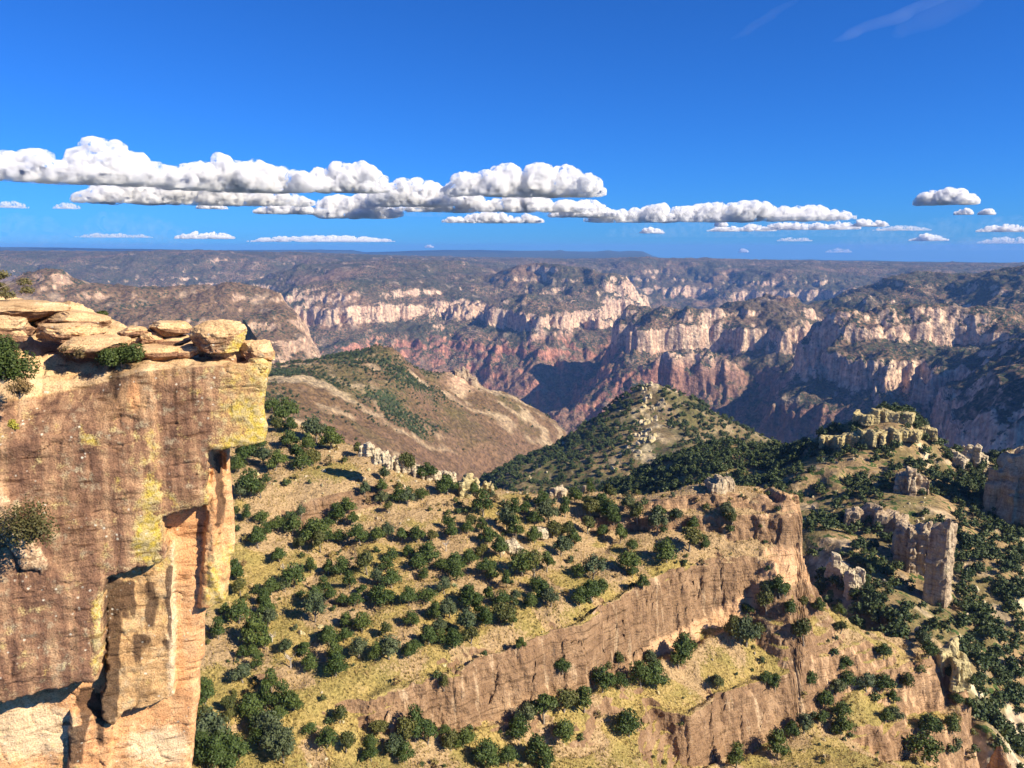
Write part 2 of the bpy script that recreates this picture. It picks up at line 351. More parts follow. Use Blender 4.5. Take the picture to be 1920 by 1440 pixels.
def h_near(x, y):
    wx = .7 * fbm(x / 11, y / 11, 3, 1) + 1.6 * pn(x / 34, y / 34, 9) + .5 * np.round(1.6 * pn(x / 5.5, y / 5.5, 14))
    wy = .7 * fbm(x / 11, y / 11, 3, 5) + 1.6 * pn(x / 34, y / 34, 12) + 1.7 * pn(x / 13, y / 13, 18) + .6 * np.round(1.6 * pn(x / 6.5, y / 6.5, 16))
    h = near_b(x + wx, y + wy)
    k = near_b.steep(x + wx, y + wy)
    q = h + .5 * pn(x / 9, y / 9, 24)
    h = h + k * (.34 * np.sin(q * 2.75) + .16 * np.sin(q * 7.1 + 2 * pn(x / 5, y / 5, 25)))       # ledges of the bedding
    return h + 0.55 * fbm(x / 13, y / 13, 5, 20) - .9 * (1 - k) * sstep(.80, .97, ridged(x / 26, y / 26, 2, 27))
def h_rocky(x, y):
    wx = 3.0 * fbm(x / 18, y / 18, 3, 31); wy = 3.0 * fbm(x / 18, y / 18, 3, 35)
    return rocky_b(x + wx, y + wy) + 3.0 * fbm(x / 45, y / 45, 5, 38) + 5 * (ridged(x / 90, y / 90, 3, 41) - .6)
def h_peak(x, y):
    w = 8 * fbm(x / 60, y / 60, 3, 50)
    return peak_b(x + w, y - w) + 14 * (ridged(x / 150, y / 150, 5, 53, .55) - .62) + 2 * fbm(x / 22, y / 22, 3, 57)
def h_brown(x, y):
    h = brown_b(x + 10 * fbm(x / 90, y / 90, 3, 60), y)
    # gullies run down to the right
    u = (x * 0.75 + y * 0.66); v = (x * 0.66 - y * 0.75)
    return h + 30 * (ridged(v / 120 + .25 * pn(x / 160, y / 160, 62), u / 620, 4, 61, .55) - .62) + 9 * (ridged(v / 38 + .4 * pn(x / 60, y / 60, 67), u / 170, 3, 64, .55) - .62) + 3.0 * fbm(x / 22, y / 22, 4, 66)
STEPS = ((-440, 44, 9, 110), (-330, 20, 8, 70), (-262, 10, 7, 50), (-178, 12, 7, 50), (-112, 10, 6, 40), (-600, 14, 12, 90), (-745, 12, 12, 80))
def h_far(x, y):
    d = np.hypot(x, y)
    k = np.clip(d / 4500, .5, 1.8)
    rad = k * (95 * fbm(x / 520, y / 900, 5, 70, .58) + 60 * (ridged(x / 260, y / 600, 3, 73) - .65))
    lat = k * 55 * fbm(x / 380, y / 380, 4, 75, .55)
    wx = rad * x / d + lat * y / d + 12 * fbm(x / 75, y / 75, 3, 110, .6)
    wy = rad * y / d - lat * x / d + 12 * fbm(x / 75, y / 75, 3, 114, .6)
    h = far_b(x + wx, y + wy)
    low = np.clip((-130 - h) / 260, 0.22, 1.15)
    h = h + low * (170 * (ridged(x / 1300, y / 1300, 2, 80, .5) - .68) + 190 * (ridged(x / 620, y / 620, 5, 84, .6) - .66) + 46 * (ridged(x / 190 + .5 * pn(x / 300, y / 300, 87), y / 190, 4, 88, .6) - .66))
    off = 40 * pn(x / 1500, y / 1500, 90) + 14 * pn(x / 260, y / 260, 92)
    for i, (z, A_, w, R) in enumerate(STEPS):
        a = .05 + .95 * sstep(-.25, .25, pn(x / 520, y / 520, 95 + 7 * i) + .35 * pn(x / 130, y / 130, 96 + 7 * i) + (.22 if i == 0 else -.05))
        u = h + off - z
        h = h + a * A_ * (np.tanh(u / w) - np.clip(u / R, -1, 1))
    return h + 9 * fbm(x / 60, y / 60, 3, 98)
_hzx = np.array([ray(p, q)[0] for p, q in HORIZ]); _hzs = np.array([ray(p, q)[2] for p, q in HORIZ])
def h_plateau(x, y):
    d = np.hypot(x, y); s = x / d
    crest = np.interp(s, _hzx, _hzs) * 23000
    t = np.clip((d - 13000) / 10000, 0, 1)
    base = -230 + (crest + 230) * (sstep(.25, 1.0, t) * .85 + .15 * t)
    base = np.where(d > 23000, crest - (d - 23000) * .12, base)
    return base + 40 * (ridged(x / 2500, y / 2500, 5, 100) - .65) * (1 - sstep(.7, 1, t)) + 6 * fbm(x / 400, y / 400, 3, 104)
# ------------------------------------------------------------------ materials
class NB:
    def __init__(self, name):
        self.m = bpy.data.materials.new(name); self.m.use_nodes = True
        self.t = self.m.node_tree; self.n = self.t.nodes; self.l = self.t.links
        self.b = self.n['Principled BSDF']
        self.b.inputs['Roughness'].default_value = 0.95
        self.b.inputs['Specular IOR Level'].default_value = 0.15
        self.pos = self.n.new('ShaderNodeNewGeometry').outputs['Position']
        self.obj = None
    def new(self, t, **kw):
        x = self.n.new(t)
        for k, v in kw.items(): setattr(x, k, v)
        return x
    def put(self, sock, v):
        if isinstance(v, bpy.types.NodeSocket): self.l.new(v, sock)
        elif isinstance(v, (tuple, list)) and len(v) == 3 and sock.type == 'RGBA': sock.default_value = (*v, 1)
        else: sock.default_value = v
    def objco(self):
        if self.obj is None: self.obj = self.new('ShaderNodeTexCoord').outputs['Object']
        return self.obj
    def scale(self, v, s):
        x = self.new('ShaderNodeVectorMath', operation='MULTIPLY'); self.put(x.inputs[0], v); x.inputs[1].default_value = s
        return x.outputs[0]
    def noise(self, size, detail=4, rough=0.55, co=None, s=None, dist=0.0):
        x = self.new('ShaderNodeTexNoise'); x.inputs['Scale'].default_value = 1.0 / size
        x.inputs['Detail'].default_value = detail; x.inputs['Roughness'].default_value = rough; x.inputs['Distortion'].default_value = dist
        c = self.pos if co is None else co
        if s: c = self.scale(c, s)
        self.put(x.inputs['Vector'], c)
        return x.outputs['Fac']
    def voro(self, size, co=None, s=None, feature='F1', out='Distance', rnd=1.0):
        x = self.new('ShaderNodeTexVoronoi', feature=feature); x.inputs['Scale'].default_value = 1.0 / size; x.inputs['Randomness'].default_value = rnd
        c = self.pos if co is None else co
        if s: c = self.scale(c, s)
        self.put(x.inputs['Vector'], c)
        return x.outputs[out]
    def math(self, op, a, b=0.0, clamp=False):
        x = self.new('ShaderNodeMath', operation=op, use_clamp=clamp); self.put(x.inputs[0], a); self.put(x.inputs[1], b)
        return x.outputs[0]
    def step(self, a, b, v):
        x = self.new('ShaderNodeMapRange', interpolation_type='SMOOTHSTEP'); self.put(x.inputs[0], v); self.put(x.inputs[1], a); self.put(x.inputs[2], b)
        return x.outputs[0]
    def mix(self, f, a, b, mode='MIX'):
        x = self.new('ShaderNodeMix', data_type='RGBA', blend_type=mode); self.put(x.inputs[0], f); self.put(x.inputs[6], a); self.put(x.inputs[7], b)
        return x.outputs[2]
    def ramp(self, f, *stops):
        x = self.new('ShaderNodeValToRGB'); r = x.color_ramp
        while len(r.elements) < len(stops): r.elements.new(0.5)
        for e, (p, c) in zip(r.elements, stops): e.position = p; e.color = (*c, 1)
        self.put(x.inputs[0], f)
        return x.outputs[0]
    def attr(self, name, out='Fac'):
        x = self.new('ShaderNodeAttribute', attribute_name=name)
        return x.outputs[out]
    def bump(self, h, dist, strength=1.0, chain=None):
        x = self.new('ShaderNodeBump'); x.inputs['Distance'].default_value = dist; x.inputs['Strength'].default_value = strength
        self.put(x.inputs['Height'], h)
        if chain is not None: self.l.new(chain, x.inputs['Normal'])
        return x.outputs[0]
    def done(self, col, normal=None, rough=None):
        self.put(self.b.inputs['Base Color'], col)
        if normal is not None: self.l.new(normal, self.b.inputs['Normal'])
        if rough is not None: self.put(self.b.inputs['Roughness'], rough)
        return self.m

def far_material(name, shrub, shrub_size, grain, bump_d):
    b = NB(name)
    alb = b.attr('alb', 'Color'); veg = b.attr('veg')
    n1 = b.noise(grain, 5, .6); n2 = b.noise(grain * 9, 3)
    col = b.mix(1.0, alb, b.ramp(n1, (.27, (.38, .38, .40)), (.5, (1, 1, 1)), (.72, (1.75, 1.68, 1.6))), 'MULTIPLY')
    sh = b.noise(shrub_size, 2, .5)
    thr = b.math('SUBTRACT', .82, b.math('MULTIPLY', veg, .52))
    f = b.step(b.math('SUBTRACT', thr, .05), b.math('ADD', thr, .05), b.math('ADD', sh, b.math('MULTIPLY', b.math('SUBTRACT', n2, .5), .35)))
    col = b.mix(f, col, b.mix(n1, shrub, tuple(c * 1.8 for c in shrub)))
    n3_ = b.noise(grain * .45, 3, .6)
    col = b.mix(b.math('MULTIPLY', b.step(.60, .68, n3_), .55), col, b.mix(1.0, alb, (2.2, 2.1, 2.0), 'MULTIPLY'))
    nrm = b.bump(n1, bump_d, 1.0, b.bump(b.noise(grain * 3.5, 4, .6), bump_d * 3, .7))
    return b.done(col, nrm)
MAT_FAR = far_material('canyon_rock_and_scrub', (.028, .036, .020), 11.0, 16.0, 9.0)
MAT_BROWN = far_material('brown_slope', (.03, .042, .016), 5.5, 7.0, 4.0)
MAT_PEAK = far_material('green_hill_ground', (.035, .055, .015), 4.0, 4.0, 1.0)

def lerp(a, b, t): return np.asarray(a) + (np.asarray(b) - np.asarray(a)) * t[..., None]
def color_far(P):
    n = grid_normals(P); x, y, z = P[..., 0], P[..., 1], P[..., 2]
    d = np.hypot(x, y)
    st = 1 - n[..., 2]
    az = np.arctan2(x, y)
    rock = sstep(.28, .50, st + .14 * fbm(x / 140, y / 140, 4, 140) + .06 * pn(x / 40, z / 40, 141))
    zz = z + 50 * pn(x / 900, y / 900, 143) + 15 * pn(x / 200, y / 200, 144)
    pale = sstep(-560, -470, zz)
    streak = .5 + .5 * fbm(az * 900, z / 130, 3, 146)
    band = .5 + .5 * np.sin(z / 9 + 2 * pn(x / 300, y / 300, 147))
    cliff = lerp((.60, .45, .31), (.42, .27, .19), sstep(.3, .75, streak))
    cliff = lerp(cliff, np.array((.30, .24, .18)), .6 * sstep(.62, .9, .5 + .5 * fbm(az * 2200, z / 70, 2, 149)))
    red = lerp((.40, .19, .125), (.22, .11, .09), sstep(.35, .75, streak))
    red = lerp(red, np.array((.17, .115, .09)), sstep(-700, -900, zz) * .6)
    rk = lerp(np.zeros(3), np.ones(3), pale) * cliff + (1 - pale)[..., None] * red
    rk = rk * (.88 + .2 * band[..., None])
    soil = lerp((.10, .075, .047), (.19, .12, .075), sstep(-.3, .4, fbm(x / 500, y / 500, 3, 151)))
    soil = lerp(soil, np.array((.20, .12, .085)), sstep(-560, -700, zz) * .7)
    left = sstep(-.12, -.25, az) * sstep(4600, 3800, d)          # the brown mesa on the left
    soil = lerp(soil, np.array((.15, .098, .058)), left)
    rk = lerp(rk, np.array((.30, .20, .13)), left * .55)
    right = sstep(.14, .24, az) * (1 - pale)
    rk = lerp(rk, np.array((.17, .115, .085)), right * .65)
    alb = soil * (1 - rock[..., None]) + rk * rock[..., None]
    # pale scree and bare ledges
    sc = sstep(.45, .7, fbm(x / 130, y / 130, 4, 155)) * (1 - rock) * .5
    alb = lerp(alb, np.array((.36, .29, .21)), sc * .8)
    veg = (1 - rock) * np.clip(.72 + .25 * sstep(.28, .4, az) + .5 * fbm(x / 700, y / 700, 3, 157) + .25 * sstep(-200, -80, z), 0, 1)
    veg = veg * (1 - .45 * left) * (1 - .5 * sstep(-600, -750, zz)) + .22 * rock * pale
    veg = np.clip(veg - sc, 0, .62)
    return alb, veg
def color_plateau(P):
    x, y = P[..., 0], P[..., 1]
    alb = lerp((.022, .026, .024), (.08, .07, .055), sstep(.4, .75, fbm(x / 700, y / 700, 4, 160)))
    return alb, np.clip(.8 + .3 * fbm(x / 900, y / 900, 3, 161), 0, 1)
def color_brown(P):
    n = grid_normals(P); x, y, z = P[..., 0], P[..., 1], P[..., 2]
    px, py = px_of(P)
    alb = lerp((.115, .088, .036), (.13, .082, .04), sstep(-.3, .3, fbm(x / 120, y / 120, 3, 165)))
    low = sstep(760, 860, py + 40 * pn(x / 90, y / 90, 166))
    alb = lerp(alb, np.array((.125, .075, .046)), low * .8)
    rock = sstep(.22, .4, (1 - n[..., 2]) + .1 * fbm(x / 50, y / 50, 3, 168))
    alb = lerp(alb, np.array((.17, .105, .066)), rock * .6)
    u = (x * 0.75 + y * 0.66); v = (x * 0.66 - y * 0.75)
    out = sstep(.72, .86, ridged(v / 75, u / 600, 2, 170)) * sstep(.0, .4, fbm(x / 70, y / 70, 3, 171) + .15)
    alb = lerp(alb, np.array((.42, .32, .2)), .7 * out)
    nub = np.exp(-(((px - 868) / 26) ** 2 + ((py - 700) / 26) ** 2))
    alb = lerp(alb, np.array((.52, .33, .21)), np.clip(nub * 1.3, 0, 1))
    veg = np.clip(.52 + .5 * fbm(x / 130, y / 130, 3, 173) - .5 * low - .45 * sstep(780, 900, px) - out - nub, 0, .8)
    return alb, veg
def color_peak(P):
    n = grid_normals(P); x, y, z = P[..., 0], P[..., 1], P[..., 2]
    alb = lerp((.11, .095, .04), (.18, .13, .065), sstep(-.3, .3, fbm(x / 60, y / 60, 3, 180)))
    px, py = px_of(P)
    spine = np.exp(-((px - (1215 + (py - 800) * -.1 + 26 * pn(px / 30, py / 30, 182))) / 34) ** 2) * sstep(-.1, .35, fbm(x / 16, y / 16, 4, 184))
    alb = lerp(alb, np.array((.52, .43, .26)), np.clip(spine * .75, 0, 1))
    rr = sstep(.25, .5, fbm(x / 20, y / 20, 3, 186)) * .55
    alb = lerp(alb, np.array((.34, .26, .16)), rr)
    return alb, np.clip(.4 - spine, 0, 1)
def color_rocky(P):
    n = grid_normals(P); x, y, z = P[..., 0], P[..., 1], P[..., 2]
    alb = lerp((.19, .15, .065), (.29, .20, .10), sstep(-.3, .3, fbm(x / 30, y / 30, 3, 190)))
    rock = sstep(.28, .45, (1 - n[..., 2]) + .12 * fbm(x / 16, y / 16, 3, 192))
    alb = lerp(alb, lerp((.42, .33, .22), (.48, .42, .27), sstep(-.3, .3, fbm(x / 25, z / 9, 3, 193))), rock)
    sc = sstep(.3, .6, fbm(x / 14, y / 14, 4, 195))
    alb = lerp(alb, np.array((.36, .28, .18)), sc * .7)
    return alb, np.clip(.45 - rock - sc, 0, 1)

def near_material():
    b = NB('dry_grass_slope_and_rock')
    rock = b.attr('rock'); fresh = b.attr('fresh'); soil = b.attr('soil')
    n8, n2, n05, n02 = b.noise(9, 4), b.noise(2.2, 4), b.noise(.55, 4, .6), b.noise(.16, 3, .6)
    g = b.ramp(n2, (.3, (.29, .21, .07)), (.5, (.36, .265, .09)), (.7, (.43, .31, .125)))
    n30 = b.noise(30, 4, .6)
    g = b.mix(b.step(.42, .62, n8), g, b.mix(n05, (.25, .20, .06), (.34, .26, .09)))
    g = b.mix(b.math('MULTIPLY', b.step(.48, .66, n30), .7), g, b.mix(n2, (.19, .17, .055), (.30, .24, .09)))
    so = b.mix(n2, (.345, .225, .12), (.44, .31, .18))
    g = b.mix(b.math('MULTIPLY', b.step(.25, .6, b.math('ADD', soil, b.math('MULTIPLY', b.math('SUBTRACT', n05, .5), 1.1))), .85), g, so)
    g = b.mix(1.0, g, b.ramp(n05, (.28, (.5, .5, .45)), (.5, (1, 1, 1)), (.72, (1.3, 1.3, 1.3))), 'MULTIPLY')
    g = b.mix(1.0, g, b.ramp(n02, (.3, (.6, .6, .55)), (.55, (1.05, 1.05, 1.05)), (.75, (1.3, 1.3, 1.3))), 'MULTIPLY')
    # weathered rock: even brown varnish, thin bedding, pale drips, cream and orange where the foot broke away
    st = b.noise(1.1, 5, .6, s=(1, 1, .10)); bed = b.noise(.5, 3, .6, s=(.05, .05, 1)); blot = b.noise(5.5, 4); drip = b.noise(2.2, 4, .6, s=(1, 1, .07))
    r = b.ramp(b.math('ADD', b.math('MULTIPLY', blot, .6), b.math('MULTIPLY', n05, .4)), (.33, (.17, .10, .055)), (.5, (.25, .155, .086)), (.66, (.36, .235, .135)))
    r = b.mix(b.math('MULTIPLY', b.step(.52, .64, st), .5), r, (.13, .075, .045))
    r = b.mix(b.math('MULTIPLY', b.step(.56, .70, drip), .85), r, b.mix(n05, (.42, .29, .17), (.55, .41, .26)))
    r = b.mix(b.step(.42, .85, b.math('ADD', fresh, b.math('MULTIPLY', b.math('SUBTRACT', drip, .5), 1.2))), r, b.mix(n2, (.54, .28, .13), (.60, .43, .26)))
    r = b.mix(1.0, r, b.ramp(bed, (.32, (.55, .53, .5)), (.44, (1, 1, 1)), (.8, (1.15, 1.13, 1.1))), 'MULTIPLY')
    r = b.mix(1.0, r, b.ramp(n02, (.3, (.72, .72, .72)), (.6, (1.12, 1.12, 1.12))), 'MULTIPLY')
    f = b.step(.4, .6, b.math('ADD', rock, b.math('MULTIPLY', b.math('SUBTRACT', n05, .5), .6)))
    nr = b.bump(b.math('ADD', st, b.math('MULTIPLY', bed, .6)), .5, .8, b.bump(n05, .35, .8, b.bump(n2, .8, .6)))
    return b.done(b.mix(f, g, r), nr)
MAT_NEAR = near_material()

def attr_near(P):
    n = grid_normals(P); x, y, z = P[..., 0], P[..., 1], P[..., 2]
    px, py = px_of(P)
    st = 1 - n[..., 2]
    rock = sstep(.24, .42, gblur(st, 1.0) + .07 * fbm(x / 6, y / 6, 3, 200))
    dome = np.exp(-(((px - 640) / 120) ** 2 + ((py - 945 + (px - 640) * .25) / 26) ** 2))
    flat = np.exp(-(((px - 640) / 60) ** 2 + ((py - 1130) / 12) ** 2)) + np.exp(-(((px - 500) / 50) ** 2 + ((py - 1270) / 12) ** 2))
    rock = np.clip(rock + sstep(.35, .7, dome + .3 * fbm(x / 7, y / 7, 3, 203)) + .8 * sstep(.5, .8, flat), 0, 1)
    bx = np.array([1080, 1200, 1340, 1498])
    for ty, fy_ in (((945, 936, 922, 930), (962, 957, 951, 957)), ((964, 965, 967, 960), (1004, 998, 998, 1014))):
        t_, f_ = np.interp(px, bx, ty), np.interp(px, bx, fy_)
        rock = np.clip(rock + .9 * sstep(t_ - 2, t_ + 4, py) * sstep(f_ + 3, f_ - 4, py) * sstep(1070, 1130, px) * sstep(1506, 1500, px) * sstep(-.35, -.1, fbm(x / 6, y / 6, 3, 207)), 0, 1)
    # the orange, freshly broken foot of the long band
    fx = np.array([680, 860, 1000, 1100, 1210, 1270, 1330, 1400, 1465]); fy = np.array([1368, 1372, 1330, 1288, 1240, 1212, 1182, 1142, 1096])
    dy = np.interp(px, fx, fy) - py
    fresh = np.exp(-((dy - 12) / 26) ** 2) * sstep(880, 1000, px) * sstep(1500, 1460, px) * (.4 + .6 * sstep(1180, 1230, px))
    fresh = fresh + .75 * sstep(1405, 1440, px) * sstep(1010, 1030, py) * sstep(1110, 1090, py) + .5 * sstep(1480, 1530, px) * sstep(1140, 1200, py) + .55 * sstep(1060, 1120, px) * sstep(1010, 960, py)
    soil = .34 + .8 * fbm(x / 16, y / 16, 5, 205) + .9 * sstep(.82, .95, ridged(x / 26, y / 26, 2, 27)) + .35 * sstep(1060, 960, py) - .2 * sstep(1200, 1300, py) + .5 * np.exp(-((py - 1000 - .02 * (px - 750)) / 14) ** 2) * sstep(560, 640, px) * sstep(1010, 950, px)
    soil = soil + .5 * np.exp(-((py - 925 - .0 * px) / 22) ** 2) * sstep(960, 1050, px)
    return rock, np.clip(fresh, 0, 1.2), np.clip(soil, 0, 1)

# ------------------------------------------------------------------ terrain sheets
def disp(P, amp, size, seed, mask=None):                 # push the sheet out and in along its normal
    n = grid_normals(P); x, y, z = P[..., 0], P[..., 1], P[..., 2]
    d = amp * (fbm((x + .6 * y) / size, (z * 1.0 + .3 * y) / size, 4, seed) + .5 * fbm((x - y) / size * 1.7, z / size * .35, 3, seed + 9))
    if mask is not None: d = d * mask
    return P + n * d[..., None]
def terrain(name, f, args, colour=None, mat=None, k=1.0):
    a = list(args)
    P = sheet(f, *a)
    M, N = P.shape[:2]
    if colour is None:
        rk = attr_near(P)[0]
        P = disp(P, .40, 2.6, 210, rk)
        rock, fresh, soil = attr_near(P)
    me = mesh_np(name, P.reshape(-1, 3), grid_faces(M, N)[:, ::-1])
    if colour is None:
        for nm, v in (('rock', rock), ('fresh', fresh), ('soil', soil)): add_attr(me, nm, v.ravel())
        link(name, me, MAT_NEAR, kind='structure')
        return P, rock
    alb, veg = colour(P)
    add_attr(me, 'alb', alb.reshape(-1, 3)); add_attr(me, 'veg', veg.ravel())
    link(name, me, mat, kind='structure')
    return P, veg
import time as _t
_t0 = _t.time()
QF = globals().get('QUALITY', 1.0)
q = lambda n: int(n * QF)
P_plat, _ = terrain('far_plateau', h_plateau, (-36, 44, q(400), 12800, 26000, q(160), q(70)), color_plateau, MAT_FAR)
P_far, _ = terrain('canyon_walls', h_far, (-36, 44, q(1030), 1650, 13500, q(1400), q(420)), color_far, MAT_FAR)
P_brown, V_brown = terrain('brown_hillside', h_brown, (-30, 10, q(380), 1000, 2600, q(420), q(250)), color_brown, MAT_BROWN)
P_peak, V_peak = terrain('green_peak', h_peak, (-11, 27, q(340), 680, 1800, q(380), q(210)), color_peak, MAT_PEAK)
P_rocky, V_rocky = terrain('rocky_hill', h_rocky, (3, 42, q(420), 240, 950, q(460), q(300)), color_rocky, MAT_PEAK)
P_near, R_near = terrain('foreground_hill', h_near, (-38, 40, q(760), 105, 430, q(900), q(440)))
print('terrain', _t.time() - _t0)

# ------------------------------------------------------------------ haze: the air of the canyon
def haze_box():
    x, y0, y1, z0, z1 = 32000, -3000, 33000, -1500, 130
    V = [(sx * x, yy, zz) for zz in (z0, z1) for yy in (y0, y1) for sx in (-1, 1)]
    F = [(0, 2, 3, 1), (4, 5, 7, 6), (0, 1, 5, 4), (2, 6, 7, 3), (0, 4, 6, 2), (1, 3, 7, 5)]
    m = bpy.data.materials.new('haze_air'); m.use_nodes = True
    nt = m.node_tree; nt.nodes.clear()
    v = nt.nodes.new('ShaderNodeVolumePrincipled'); o = nt.nodes.new('ShaderNodeOutputMaterial')
    v.inputs['Color'].default_value = (.20, .45, 1.0, 1); v.inputs['Density'].default_value = HAZE
    v.inputs['Anisotropy'].default_value = 0.0
    nt.links.new(v.outputs[0], o.inputs['Volume'])
    link('haze', mesh_np('haze', V, F, False), m, kind='stuff')
HAZE = 3.3e-5
haze_box()
# ------------------------------------------------------------------ the cliff on the left
CF_C = at(500, 760, 38.0)
CF_N = np.array([0.35, -0.937, 0.0]); CF_N /= np.linalg.norm(CF_N)     # out of the face
CF_T = np.array([CF_N[1], -CF_N[0], 0.0])                              # along the face, to the left
def face_sz(px, py):                   # pixel of the photograph -> (metres along, height) on the face
    d = ray(px, py)
    k = (CF_C[:2] @ CF_N[:2]) / (d[:2] @ CF_N[:2])
    p = d * k
    return (p[:2] - CF_C[:2]) @ CF_T[:2], p[2]
def poly(pts): return np.array([face_sz(a, b) for a, b in pts])
def sdist(S, Zm, pg):                  # signed distance to a polygon, inside positive
    ins = np.zeros(S.shape, bool); dm = np.full(S.shape, 1e9)
    n = len(pg)
    for i in range(n):
        (x0, y0), (x1, y1) = pg[i], pg[(i + 1) % n]
        c = ((y0 > Zm) != (y1 > Zm)) & (S < (x1 - x0) * (Zm - y0) / (y1 - y0 + 1e-12) + x0)
        ins ^= c
        ex, ey = x1 - x0, y1 - y0
        t = np.clip(((S - x0) * ex + (Zm - y0) * ey) / (ex * ex + ey * ey + 1e-12), 0, 1)
        dm = np.minimum(dm, np.hypot(S - x0 - t * ex, Zm - y0 - t * ey))
    return np.where(ins, dm, -dm)

PG_UP = poly([(560,600),(560,700),(545,760),(545,826),(440,842),(392,848),(390,905),(392,948),(350,958),(306,972),(303,1000),(316,1030),(309,1052),(255,1068),(199,1083),(194,1160),(193,1240),(183,1274),(100,1290),(0,1316),(-200,1345),(-400,1345),(-400,500),(560,500)])
PG_P1 = poly([(196,1060),(330,1030),(320,1120),(327,1200),(326,1322),(280,1342),(232,1352),(212,1376),(190,1374),(184,1340),(196,1270)])
PG_P2 = poly([(123,1362),(160,1362),(205,1380),(203,1440),(200,1560),(120,1560)])
PG_FLK = poly([(0,905),(38,945),(30,990),(75,1010),(98,1052),(80,1072),(40,1062),(0,1000),(-60,980),(-60,900)])
PG_COL = poly([(388,905),(402,890),(416,980),(420,1060),(430,1140),(417,1150),(386,1160),(372,1158),(378,1100),(386,1000)])
PG_RET = poly([(391,846),(480,836),(480,912),(438,926),(410,912),(397,880)])
SIL = np.array([face_sz(a, b) for a, b in [(520,600),(512,668),(509,690),(501,720),(496,760),(503,800),(500,830),(436,846),(436,900),(440,960),(445,1020),(443,1060),(436,1066),(434,1100),(429,1140),(420,1149),(389,1160),(385,1200),(384,1260),(377,1270),(373,1300),(376,1340),(369,1380),(363,1440),(352,1560),(340,1700)]])

